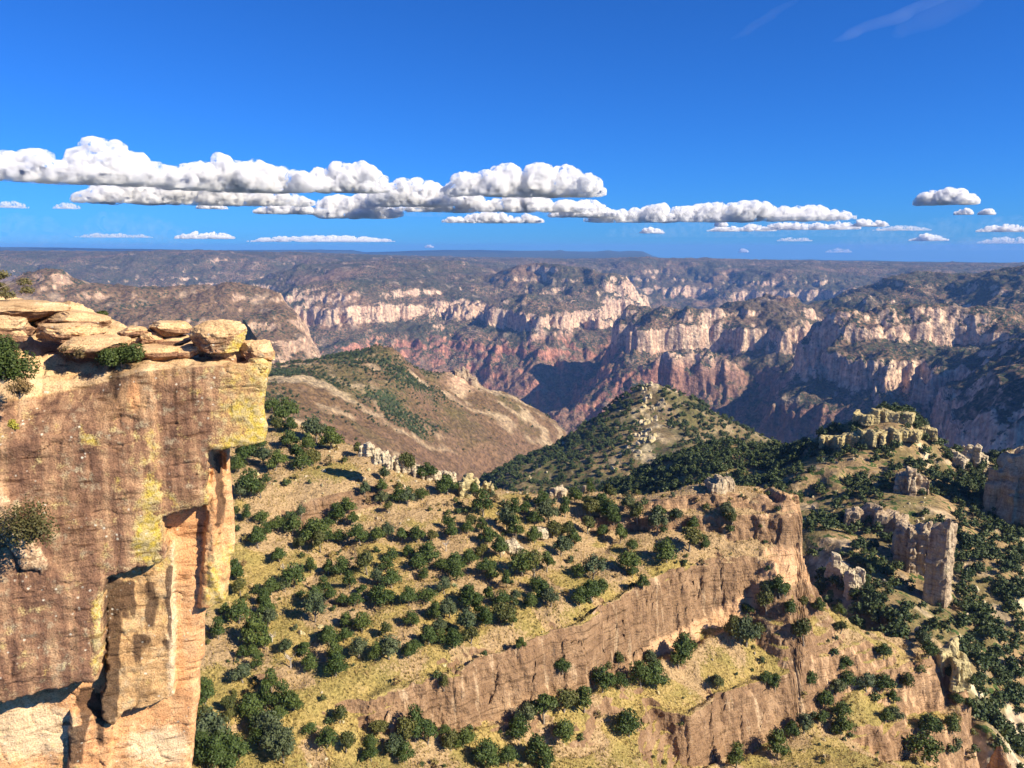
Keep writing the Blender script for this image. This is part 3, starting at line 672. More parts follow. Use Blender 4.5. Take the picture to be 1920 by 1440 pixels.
def cliff_mesh():
    NS, NF, NT = 280, 470, 70
    s = np.linspace(-2.6, 15.5, NS)[:, None]
    ze = np.interp(s[:, 0], [-1, 0, 2.5, 5, 6.2, 7.5, 9, 12, 16], [-5.0, -5.0, -5.05, -5.15, -5.6, -6.0, -6.3, -6.4, -6.3])[:, None]
    zb = np.interp(s[:, 0], [-1, 0, 2.5, 5, 7, 9, 10.5, 12, 16], [-5.2, -5.2, -5.0, -4.5, -3.8, -3.05, -2.75, -2.6, -2.5])[:, None]
    v = np.linspace(0, 1, NF)[None]
    zf = -36 + (ze + 36) * v ** .86
    S = s + 0 * zf
    # rock steps of the face
    js = .10 * fbm(S / .9, zf / .9, 4, 300) + .05 * fbm(S / .2, zf / .2, 2, 304)
    jz = .10 * fbm(S / .9, zf / .9, 4, 308) + .05 * fbm(S / .2, zf / .2, 2, 311)
    Sj, Zj = S + js, zf + jz
    e = .05
    d = np.full(S.shape, -1.5) + .22 * fbm(S / 2.6, zf / 5, 3, 315)
    up = sdist(Sj, Zj, PG_UP); p1 = sdist(Sj, Zj, PG_P1); p2 = sdist(Sj, Zj, PG_P2); fl = sdist(Sj, Zj, PG_FLK); col = sdist(Sj, Zj, PG_COL); ret = sdist(Sj, Zj, PG_RET)
    k = sstep(-e, e, p1); d = d + (-.72 + .10 * fbm(S / 1.0, zf / 1.5, 3, 318) - d) * k
    k = sstep(-e, e, p2); d = d + (-1.05 + .1 * fbm(S / .7, zf / .7, 3, 319) - d) * k
    k = sstep(-e, e, ret); d = d + (-3.4 + .5 * fbm(S / .5, zf / 2.5, 3, 320) - d) * k
    k = sstep(-e, e, col); d = d + (-1.0 + .09 * fbm(S / .35, zf / .9, 3, 322) + .5 * np.clip(col, 0, .45) - d) * k
    k = sstep(-e * .8, e * .8, up)
    dup = .12 * fbm(S / 2.2, zf / 1.6, 4, 325) + .10 * np.clip(.25 - up, 0, .25) * -3
    dup = dup + .15 * sstep(2.0, 9, S) * sstep(-12, -20, zf)
    vx = face_sz(300, 900)[0]
    dup = dup + .18 * sstep(vx - .06, vx + .06, Sj)                                        # the edge that runs down the upper block
    d = d + (dup - d) * k
    k = sstep(-e, e, fl); d = d + (.46 + .10 * fbm(S / 1.0, zf / 1.0, 4, 327) - d) * k * sstep(-.05, .5, fl + .2)
    # bedding, pits and cracks
    d = d + .02 * fbm(S / .6, zf / .22, 4, 330) + .03 * fbm(S / 1.6, zf / .45, 3, 334)
    cr = np.abs(pn(S / 2.6 + .3 * pn(S, zf, 336), zf / 1.1, 337)); d = d - .13 * np.exp(-(cr / .022) ** 2) * sstep(-.1, .3, pn(S / 1.7, zf / 1.7, 338))
    cr = np.abs(pn(S / 1.4, zf / 4.5 + .3 * pn(S, zf, 341), 340)); d = d - .12 * np.exp(-(cr / .018) ** 2) * sstep(.0, .35, pn(S / 1.9, zf / 2.4, 342))
    # the upper left part leans back into broken ledges
    lean = sstep(4.2, 8.0, S) * np.clip((zf - (ze - 1.6)) / 1.6, 0, 1) ** 1.5
    d = d - 1.4 * lean + .16 * lean * fbm(S / 1.6, zf / .5, 3, 344)
    # right-hand edge: beyond it the wall turns away
    sil = np.interp(-zf, -SIL[:, 1], SIL[:, 0]) + .04 * fbm(zf / .5, S * 0, 3, 346)
    past = np.clip(sil - S, 0, None)
    rnd = np.clip(.35 - (S - sil), 0, .35) / .35
    d = d - .22 * rnd ** 2 - 7 * past
    S = np.maximum(S, sil) + .02 * past
    top0 = d[:, -1:]
    # the top, rising to the back on the left
    w = np.linspace(0, 1, NT + 1)[None, 1:]
    b = 11 * w ** 1.25
    t = np.clip(b / 9.0, 0, 1)
    zt = ze + (zb - ze) * (t ** .45) + .16 * fbm(s / 1.1, b / 1.1, 4, 350) * sstep(0, .6, b) + .30 * sstep(4, 7, s) * fbm(s / 2.2, b / 1.3, 3, 353) * sstep(0, .8, b)
    zt = zt + .12 * sstep(5, 8, s) * np.round(3 * fbm(s / 2.5, b / 1.1, 2, 354)) * sstep(0, .8, b)
    zt = zt - .6 * np.clip(b - 9, 0, 9) ** 1.5
    dt = top0 - b
    st_ = S[:, -1:]
    P1_ = CF_C[None, None] * np.array([1, 1, 0]) + S[..., None] * CF_T + d[..., None] * CF_N
    P1_[..., 2] = zf
    P2_ = CF_C[None, None] * np.array([1, 1, 0]) + (st_ + 0 * zt)[..., None] * CF_T + dt[..., None] * CF_N
    P2_[..., 2] = zt
    # back side
    w3 = np.linspace(0, 1, 12)[None, 1:]
    P3_ = CF_C[None, None] * np.array([1, 1, 0]) + (st_ + 7 * w3)[..., None] * CF_T + (dt[:, -1:] - 7 * w3)[..., None] * CF_N
    P3_[..., 2] = zt[:, -1:] - 30 * w3 ** 1.3
    P = np.concatenate([P1_, P2_, P3_], 1)
    M, N = P.shape[:2]
    me = mesh_np('cliff', P.reshape(-1, 3), grid_faces(M, N)[:, ::-1])
    S_ = np.broadcast_to(s, (M, N)); Z_ = P[..., 2]
    px, py = px_of(P)
    up_ = np.concatenate([up, np.ones((M, N - NF))], 1); p1_ = np.concatenate([p1, -np.ones((M, N - NF))], 1); fl_ = np.concatenate([fl, -np.ones((M, N - NF))], 1)
    col_ = np.concatenate([col, -np.ones((M, N - NF))], 1)
    top = np.zeros((M, N)); top[:, NF:] = 1
    nz = fbm(S_ / .7, Z_ / .9, 4, 360); nz2 = fbm(S_ / .22, Z_ / .35, 3, 364)
    g = lambda x, y, rx, ry: np.exp(-(((px - x) / rx) ** 2 + ((py - y) / ry) ** 2))
    # yellow lichen: right block, the vertical edge, the hanging flake
    lich = 1.55 * sstep(350, 500, px) * sstep(690, 800, py + .25 * (px - 430)) * (up_ > 0) + 1.2 * g(282, 960, 22, 120) * (py < 1070) + 1.0 * g(270, 1020, 34, 50) + 1.1 * g(185, 1180, 14, 90) + .8 * g(172, 825, 26, 14) + .7 * g(152, 800, 7, 14) + 1.3 * g(425, 1045, 22, 26) + 1.2 * g(412, 1125, 22, 34) + .8 * g(395, 1090, 14, 60) + 1.0 * g(490, 690, 25, 25) + .6 * g(430, 715, 45, 20) + .5 * g(350, 945, 40, 20)
    lich = lich * (1 - top) + .7 * nz + .35 * nz2 - .15
    # brown varnish on the old faces, bare orange and cream where rock broke away
    var = (up_ > 0) * (.66 + .35 * sstep(380, 120, px) * sstep(740, 860, py)) - .45 * sstep(380, 470, px) * (up_ > 0) + (p1_ > 0) * .05
    var = var - .5 * top
    fresh = ((up_ < 0) & (p1_ < 0)).astype(float) + 1.0 * g(250, 740, 16, 38) + .8 * g(330, 1180, 10, 160) * (up_ < 0)
    cream = 1.2 * g(60, 1370, 110, 60) * (up_ < 0) + 1.0 * g(325, 1150, 9, 130) + 1.1 * g(300, 1400, 70, 45) * (p1_ < 0) + .5 * g(395, 1010, 10, 120) + 1.0 * g(187, 985, 10, 1) + .9 * g(185, 1000 + 170, 5, 60) * (px < 200) + .9 * g(95, 695, 45, 28) + .6 * sstep(-.05, .1, fl_) + .35 * (p1_ > 0)
    stain = 0.0 * px + .9 * g(214, 720, 13, 40) + .55 * g(328, 760, 8, 110) + .6 * g(362, 730, 6, 60) + .35 * g(130, 930, 14, 80) + .35 * g(75, 1150, 30, 90) + .4 * g(22, 850, 16, 80) + .35 * g(145, 1190, 12, 90)
    for x, r, y0, y1, a in ((212, 13, 1085, 1340, 1.4), (244, 12, 1090, 1170, 1.1), (283, 10, 1090, 1180, .9), (316, 7, 1060, 1220, 1.0), (265, 14, 1190, 1230, .6), (160, 14, 1290, 1360, 1.0), (145, 16, 1362, 1440, 1.2), (188, 12, 1300, 1380, .9), (412, 9, 850, 990, .9)):
        stain = stain + a * np.exp(-((px - x - 5 * nz) / r) ** 2) * sstep(y0 - 8, y0 + 6, py) * sstep(y1 + 30, y1 - 40, py + 30 * nz)
    stain = stain * 1.35
    pale = top * 1.0
    for nm, a in (('lich', lich), ('var', var), ('fresh', fresh), ('cream', cream), ('stain', stain), ('pale', pale)): add_attr(me, nm, a.ravel())
    return me, P

def rock_material(name, base=None):
    """Sandstone of the cliff; attributes on the mesh say where varnish, lichen and fresh breaks lie."""
    b = NB(name)
    n3, n1, n03, n008 = b.noise(2.8, 4), b.noise(.9, 5, .6), b.noise(.28, 5, .62), b.noise(.07, 3, .6)
    streak = b.noise(.5, 5, .6, s=(1, 1, .10)); bed = b.noise(.30, 4, .6, s=(.16, .16, 1))
    var, lich, fresh, cream, stain, pale = [b.attr(k) for k in ('var', 'lich', 'fresh', 'cream', 'stain', 'pale')]
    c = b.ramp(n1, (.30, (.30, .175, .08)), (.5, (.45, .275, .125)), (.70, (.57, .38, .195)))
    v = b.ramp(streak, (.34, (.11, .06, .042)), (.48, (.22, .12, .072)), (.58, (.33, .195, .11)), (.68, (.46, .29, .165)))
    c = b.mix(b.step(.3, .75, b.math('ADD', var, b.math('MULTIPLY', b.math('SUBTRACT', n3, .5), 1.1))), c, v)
    grey = b.mix(n03, (.27, .22, .14), (.38, .33, .22))
    c = b.mix(b.math('MULTIPLY', b.math('MULTIPLY', b.step(.5, .68, n1), b.step(.45, .62, n03)), .75), c, grey)
    fr = b.ramp(b.math('ADD', b.math('MULTIPLY', n1, .6), b.math('MULTIPLY', streak, .4)), (.3, (.42, .20, .09)), (.5, (.56, .30, .14)), (.68, (.64, .42, .23)))
    c = b.mix(b.step(.35, .7, b.math('ADD', fresh, b.math('MULTIPLY', b.math('SUBTRACT', n1, .5), .6))), c, fr)
    c = b.mix(b.step(.35, .85, b.math('ADD', cream, b.math('MULTIPLY', b.math('SUBTRACT', n03, .5), 1.0))), c, b.mix(n03, (.56, .38, .21), (.68, .52, .34)))
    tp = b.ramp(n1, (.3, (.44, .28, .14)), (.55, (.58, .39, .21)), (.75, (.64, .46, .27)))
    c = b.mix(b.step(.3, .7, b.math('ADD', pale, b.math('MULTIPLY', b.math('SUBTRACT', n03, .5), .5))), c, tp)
    ye = b.mix(b.step(.4, .6, n03), (.50, .38, .06), (.46, .37, .17))
    c = b.mix(b.math('MULTIPLY', b.step(.15, 1.15, b.math('ADD', lich, b.math('ADD', b.math('MULTIPLY', b.math('SUBTRACT', n03, .5), 2.0), b.math('MULTIPLY', b.math('SUBTRACT', n008, .5), 1.2)))), .85), c, ye)
    c = b.mix(b.math('MULTIPLY', b.step(.35, .8, b.math('ADD', stain, b.math('MULTIPLY', b.math('SUBTRACT', streak, .5), 2.2))), .85), c, b.mix(n03, (.035, .022, .016), (.10, .055, .035)))
    # white and grey flecks of crust
    sp = b.math('MULTIPLY', b.step(.20, .10, b.voro(.34)), b.step(.5, .6, b.noise(1.6, 3)))
    c = b.mix(b.math('MULTIPLY', sp, .8), c, b.mix(n008, (.5, .46, .36), (.66, .62, .5)))
    c = b.mix(1.0, c, b.ramp(bed, (.31, (.40, .35, .32)), (.41, (1, 1, 1)), (.8, (1.2, 1.17, 1.14))), 'MULTIPLY')
    c = b.mix(1.0, c, b.ramp(n008, (.3, (.55, .54, .53)), (.5, (1, 1, 1)), (.7, (1.25, 1.24, 1.22))), 'MULTIPLY')
    nr = b.bump(n03, .06, .9, b.bump(bed, .045, .8, b.bump(n008, .025, .9)))
    return b.done(c, nr)
MAT_CLIFF = rock_material('sandstone_cliff')
me, P_cliff = cliff_mesh()
cliff = link('cliff', me, MAT_CLIFF, kind='structure')

import bmesh
def ico(sub):
    bm = bmesh.new(); bmesh.ops.create_icosphere(bm, subdivisions=sub, radius=1.0)
    V = np.array([v.co[:] for v in bm.verts]); F = np.array([[v.index for v in f.verts] for f in bm.faces]); bm.free()
    return V, F
_ico = {k: ico(k) for k in (1, 2, 3, 4, 5)}
def boulder_mesh(name, w, h, dp, seed, boxy=.6, rough=.13, sub=4, attrs=None, cut=0.0, facet=.62):
    V, F = _ico[sub]
    p = 2.0 + 9.0 * boxy
    r = (np.abs(V) ** p).sum(1) ** (-1 / p)
    Q = V * r[:, None]
    rn = np.random.RandomState(seed)
    for _ in range(int(10 + 18 * boxy)):                      # flat joint faces
        n = rn.randn(3); n[2] *= .8; n /= np.linalg.norm(n)
        o = np.clip(Q @ n - (facet + .3 * rn.rand()) * (1 + .25 * boxy), 0, None); Q = Q - o[:, None] * n
    d = rough * (fbm((Q[:, 0] + 3.1 * Q[:, 1] + seed) * 1.2, Q[:, 2] * 1.4 + Q[:, 1], 4, seed) + .5 * fbm(Q[:, 0] * 4 + seed, Q[:, 2] * 9 + Q[:, 1] * 4, 3, seed + 5))
    Q = Q * (1 + d)[:, None]
    gr = np.exp(-(np.abs(pn(Q[:, 0] * .5 + seed, Q[:, 2] * 2.6 + .4 * Q[:, 1], seed + 8)) / .07) ** 2) + .8 * np.exp(-(np.abs(pn(Q[:, 0] * 1.5 + seed, Q[:, 1] * 1.5 + .3 * Q[:, 2], seed + 4)) / .04) ** 2)
    Q = Q * (1 - .05 * gr[:, None] * np.array([1, 1, .3]))
    if cut: Q[:, 2] = np.where(Q[:, 2] < -cut, -cut + (Q[:, 2] + cut) * .15, Q[:, 2])
    Q[:, 2] -= Q[:, 2].min()
    ext = np.array([np.ptp(Q[:, 0]), np.ptp(Q[:, 1]), Q[:, 2].max()])
    Q = Q / ext * np.array([w, dp, h])
    me = mesh_np(name, Q, F, False)
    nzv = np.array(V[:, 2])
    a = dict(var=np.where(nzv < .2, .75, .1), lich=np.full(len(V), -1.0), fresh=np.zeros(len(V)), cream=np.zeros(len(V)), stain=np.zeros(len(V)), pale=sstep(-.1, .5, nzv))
    if attrs: a.update({k: f(V) for k, f in attrs.items()})
    for k, arr in a.items(): add_attr(me, k, arr)
    return me
def place_rock(name, label, x0, x1, y0, y1, D, dp, seed, cat='rock', group='loose rocks on the cliff top', rot=0.0, tilt=0.0, pitch=0.0, **kw):
    """A stone filling the box x0..x1, y0..y1 of the photograph, D metres away."""
    c = at((x0 + x1) / 2, y1, D); sl = np.linalg.norm(c)
    w, h = (x1 - x0) * sl / FPX, (y1 - y0) * sl / FPX
    me = boulder_mesh(name, w, h, dp, seed, **kw)
    o = link(name, me, MAT_CLIFF, label=label, category=cat, group=group)
    o.location = c; o.rotation_euler = (pitch, tilt, math.atan2(-c[0], c[1]) + rot)
    return o
lic = lambda th: (lambda V: 1.2 * sstep(th, th + .5, V[:, 0] - .9 * V[:, 2] - .2))
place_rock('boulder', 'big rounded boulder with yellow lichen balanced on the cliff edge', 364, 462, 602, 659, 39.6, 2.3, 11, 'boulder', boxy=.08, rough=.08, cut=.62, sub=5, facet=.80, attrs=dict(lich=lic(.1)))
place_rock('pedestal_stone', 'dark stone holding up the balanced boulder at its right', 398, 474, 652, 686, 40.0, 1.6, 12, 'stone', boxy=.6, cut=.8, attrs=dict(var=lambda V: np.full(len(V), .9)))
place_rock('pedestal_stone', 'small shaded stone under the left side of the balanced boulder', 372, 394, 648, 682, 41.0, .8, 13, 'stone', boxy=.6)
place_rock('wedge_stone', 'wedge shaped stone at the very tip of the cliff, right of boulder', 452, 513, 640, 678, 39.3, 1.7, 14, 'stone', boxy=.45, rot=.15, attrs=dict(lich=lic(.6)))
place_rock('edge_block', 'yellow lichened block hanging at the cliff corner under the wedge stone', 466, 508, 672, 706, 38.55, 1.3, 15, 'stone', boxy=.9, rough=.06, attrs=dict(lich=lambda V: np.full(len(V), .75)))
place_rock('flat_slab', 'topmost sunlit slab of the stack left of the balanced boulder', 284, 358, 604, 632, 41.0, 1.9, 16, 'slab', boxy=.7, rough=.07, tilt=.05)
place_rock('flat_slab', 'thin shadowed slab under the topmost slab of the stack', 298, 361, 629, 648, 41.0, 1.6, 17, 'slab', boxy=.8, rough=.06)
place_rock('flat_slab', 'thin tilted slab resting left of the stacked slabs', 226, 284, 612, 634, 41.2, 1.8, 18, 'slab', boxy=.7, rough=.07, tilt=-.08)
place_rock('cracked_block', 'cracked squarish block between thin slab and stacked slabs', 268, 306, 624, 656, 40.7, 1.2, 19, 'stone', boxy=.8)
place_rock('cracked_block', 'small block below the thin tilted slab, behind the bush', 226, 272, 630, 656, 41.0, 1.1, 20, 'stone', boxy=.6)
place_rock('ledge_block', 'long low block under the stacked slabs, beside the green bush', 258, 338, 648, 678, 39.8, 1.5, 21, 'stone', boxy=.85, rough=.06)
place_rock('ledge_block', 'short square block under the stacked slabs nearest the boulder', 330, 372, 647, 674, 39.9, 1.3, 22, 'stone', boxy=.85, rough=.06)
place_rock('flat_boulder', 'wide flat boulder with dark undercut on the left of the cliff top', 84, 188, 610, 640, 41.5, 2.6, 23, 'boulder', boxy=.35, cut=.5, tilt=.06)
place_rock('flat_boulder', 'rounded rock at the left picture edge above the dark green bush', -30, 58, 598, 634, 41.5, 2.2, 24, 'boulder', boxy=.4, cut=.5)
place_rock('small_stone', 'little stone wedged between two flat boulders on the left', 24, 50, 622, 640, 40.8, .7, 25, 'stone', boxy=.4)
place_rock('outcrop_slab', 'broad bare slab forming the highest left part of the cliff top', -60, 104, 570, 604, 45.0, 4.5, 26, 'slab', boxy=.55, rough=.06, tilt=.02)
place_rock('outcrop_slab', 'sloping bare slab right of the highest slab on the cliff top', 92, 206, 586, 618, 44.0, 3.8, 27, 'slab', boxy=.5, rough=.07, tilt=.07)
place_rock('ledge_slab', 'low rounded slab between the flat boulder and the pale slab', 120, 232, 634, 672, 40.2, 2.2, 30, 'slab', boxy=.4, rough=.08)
# ------------------------------------------------------------------ plants
def leaf_material(name, c1, c2, size):
    b = NB(name)
    r = b.new('ShaderNodeObjectInfo').outputs['Random']
    n = b.noise(size, 3, .6)
    c = b.mix(n, c1, c2)
    c = b.mix(1.0, c, b.ramp(r, (0, (.75, .8, .7)), (.5, (1, 1, 1)), (1, (1.3, 1.15, 1.0))), 'MULTIPLY')
    b.b.inputs['Specular IOR Level'].default_value = .25
    b.b.inputs['Roughness'].default_value = .6
    return b.done(c)
MAT_LEAF = leaf_material('oak_leaves', (.026, .050, .011), (.10, .135, .033), .8)
MAT_LEAF_FAR = leaf_material('far_leaves', (.024, .044, .013), (.085, .112, .035), 3.0)
MAT_OLIVE = leaf_material('olive_oak_leaves', (.040, .050, .012), (.13, .135, .04), .8)
MAT_GREYL = leaf_material('grey_green_leaves', (.036, .052, .022), (.115, .14, .065), .8)
MAT_BUSH = leaf_material('bush_leaves', (.025, .045, .010), (.10, .13, .03), .15)
MAT_DRY = leaf_material('dry_twigs', (.10, .07, .03), (.22, .16, .07), .15)
def bark():
    b = NB('grey_bark')
    return b.done(b.ramp(b.noise(.25, 4), (.3, (.10, .08, .06)), (.7, (.33, .28, .22))), b.bump(b.noise(.06, 3), .02))
MAT_BARK = bark()
def pale_wood():
    b = NB('bleached_wood')
    return b.done(b.ramp(b.noise(.3, 4), (.3, (.34, .28, .21)), (.7, (.60, .53, .44))))
MAT_DEAD = pale_wood()

def tube(path, radii, n=6):
    V, F = [], []
    path = [np.asarray(p, float) for p in path]
    for i, (p, r) in enumerate(zip(path, radii)):
        t = path[min(i + 1, len(path) - 1)] - path[max(i - 1, 0)]; t /= np.linalg.norm(t) + 1e-9
        u = np.cross(t, [0.3, 0.9, 0.1]); u /= np.linalg.norm(u); w = np.cross(t, u)
        for k in range(n):
            a = 2 * np.pi * k / n; V.append(p + r * (np.cos(a) * u + np.sin(a) * w))
    for i in range(len(path) - 1):
        for k in range(n):
            F.append((i * n + k, i * n + (k + 1) % n, (i + 1) * n + (k + 1) % n, (i + 1) * n + k))
    return np.array(V), np.array(F)
def join(parts):
    Vs, Fs, o = [], [], 0
    for V, F in parts: Vs.append(V); Fs.append(F + o); o += len(V)
    return np.concatenate(Vs), np.concatenate(Fs)
def leaves(C, N, size, rn):             # leaf-sized quads, each tilted its own way
    n = len(C)
    nn = N + .75 * rn.randn(n, 3); nn /= np.linalg.norm(nn, axis=1, keepdims=True) + 1e-9
    u = np.cross(nn, rn.randn(n, 3)); u /= np.linalg.norm(u, axis=1, keepdims=True) + 1e-9
    w = np.cross(nn, u)
    s = size * (.6 + .8 * rn.rand(n, 1))
    a, b_ = u * s, w * s * .62
    V = np.stack([C - a, C - .1 * a + b_, C + a + .15 * b_, C + .1 * a - b_], 1).reshape(-1, 3)
    F = np.arange(4 * n).reshape(n, 4)
    return V, F
def crown_parts(seed, lobes, nleaf, lsize, flat=.62, core=2, open_=0.0):
    """Oak crown about 1 wide: lobes of leaves round darker cores, resting on z = 0 .. ~0.75."""
    rn = np.random.RandomState(seed)
    L = []
    for i in range(lobes):
        a = 2 * np.pi * (i + rn.rand() * .7) / lobes; r = (.30 if i else 0) * (.55 + .6 * rn.rand())
        L.append((np.array([r * np.cos(a), r * np.sin(a), .30 + .22 * rn.rand() - .35 * r + (.12 if i == 0 else 0)]), .15 + .11 * rn.rand()))
    parts = []
    V0, F0 = _ico[core]
    Cs, Ns = [], []
    tot = sum(r * r for _, r in L)
    for c, r in L:
        k = int(nleaf * r * r / tot)
        d = rn.randn(k, 3); d /= np.linalg.norm(d, axis=1, keepdims=True)
        d[:, 2] = np.where(d[:, 2] < -.55, -d[:, 2], d[:, 2])
        rr = r * (.80 + .34 * rn.rand(k, 1) ** .7)
        ph = .14 * np.sin(7 * d[:, :1] + seed) + .12 * np.sin(9 * d[:, 1:2] + 5 * d[:, 2:3])
        p = c + d * rr * (1 + ph) * np.array([1.08, 1.08, flat + .25])
        Cs.append(p); Ns.append(d)
        rad = r * (.70 - .4 * open_) * (1 + .14 * rn.randn(len(V0), 1))
        parts.append((c + V0 * rad * np.array([1.05, 1.05, flat + .2]), np.concatenate([F0, F0[:, 2:3]], 1)))
    lv = leaves(np.concatenate(Cs), np.concatenate(Ns), lsize, rn)
    return lv, parts, L
def tree_meshes(k, seed, lobes, nleaf, lsize):
    lv, parts, L = crown_parts(seed, lobes, nleaf, lsize, flat=(.62, .5, .8, .55, .7)[k % 5], open_=(0, .3, .1, .5, 0, .7, .2)[k % 7])
    V, F = join([lv] + parts)
    cr = mesh_np('crown', V, F, False); cr.materials.append((MAT_LEAF, MAT_LEAF, MAT_OLIVE, MAT_LEAF, MAT_GREYL)[k % 5])
    rn = np.random.RandomState(seed + 99)
    tp = []
    base = np.array([.04 * rn.randn(), .04 * rn.randn(), -.14]); fork = np.array([.02 * rn.randn(), .02 * rn.randn(), .12])
    tp.append(tube([base, base * .4 + fork * .6, fork], [.042, .034, .030]))
    for c, r in L[:6]:
        mid = fork * .5 + c * .5 + np.array([0, 0, -.04])
        tp.append(tube([fork - [0, 0, .02], mid, c + [0, 0, r * .5]], [.022, .014, .006], 5))
    tk = mesh_np('trunk', *join(tp)); tk.materials.append(MAT_BARK)
    return cr, tk
OAKS = [tree_meshes(i, 11 + 7 * i, lb, nl, ls) for i, (lb, nl, ls) in enumerate([(6, 1700, .036), (8, 2000, .034), (5, 1500, .038), (9, 2000, .034), (7, 1800, .035), (10, 1400, .036), (4, 1200, .040), (3, 1000, .042), (11, 2000, .032), (6, 1100, .036), (5, 1500, .036), (8, 1600, .034)])]

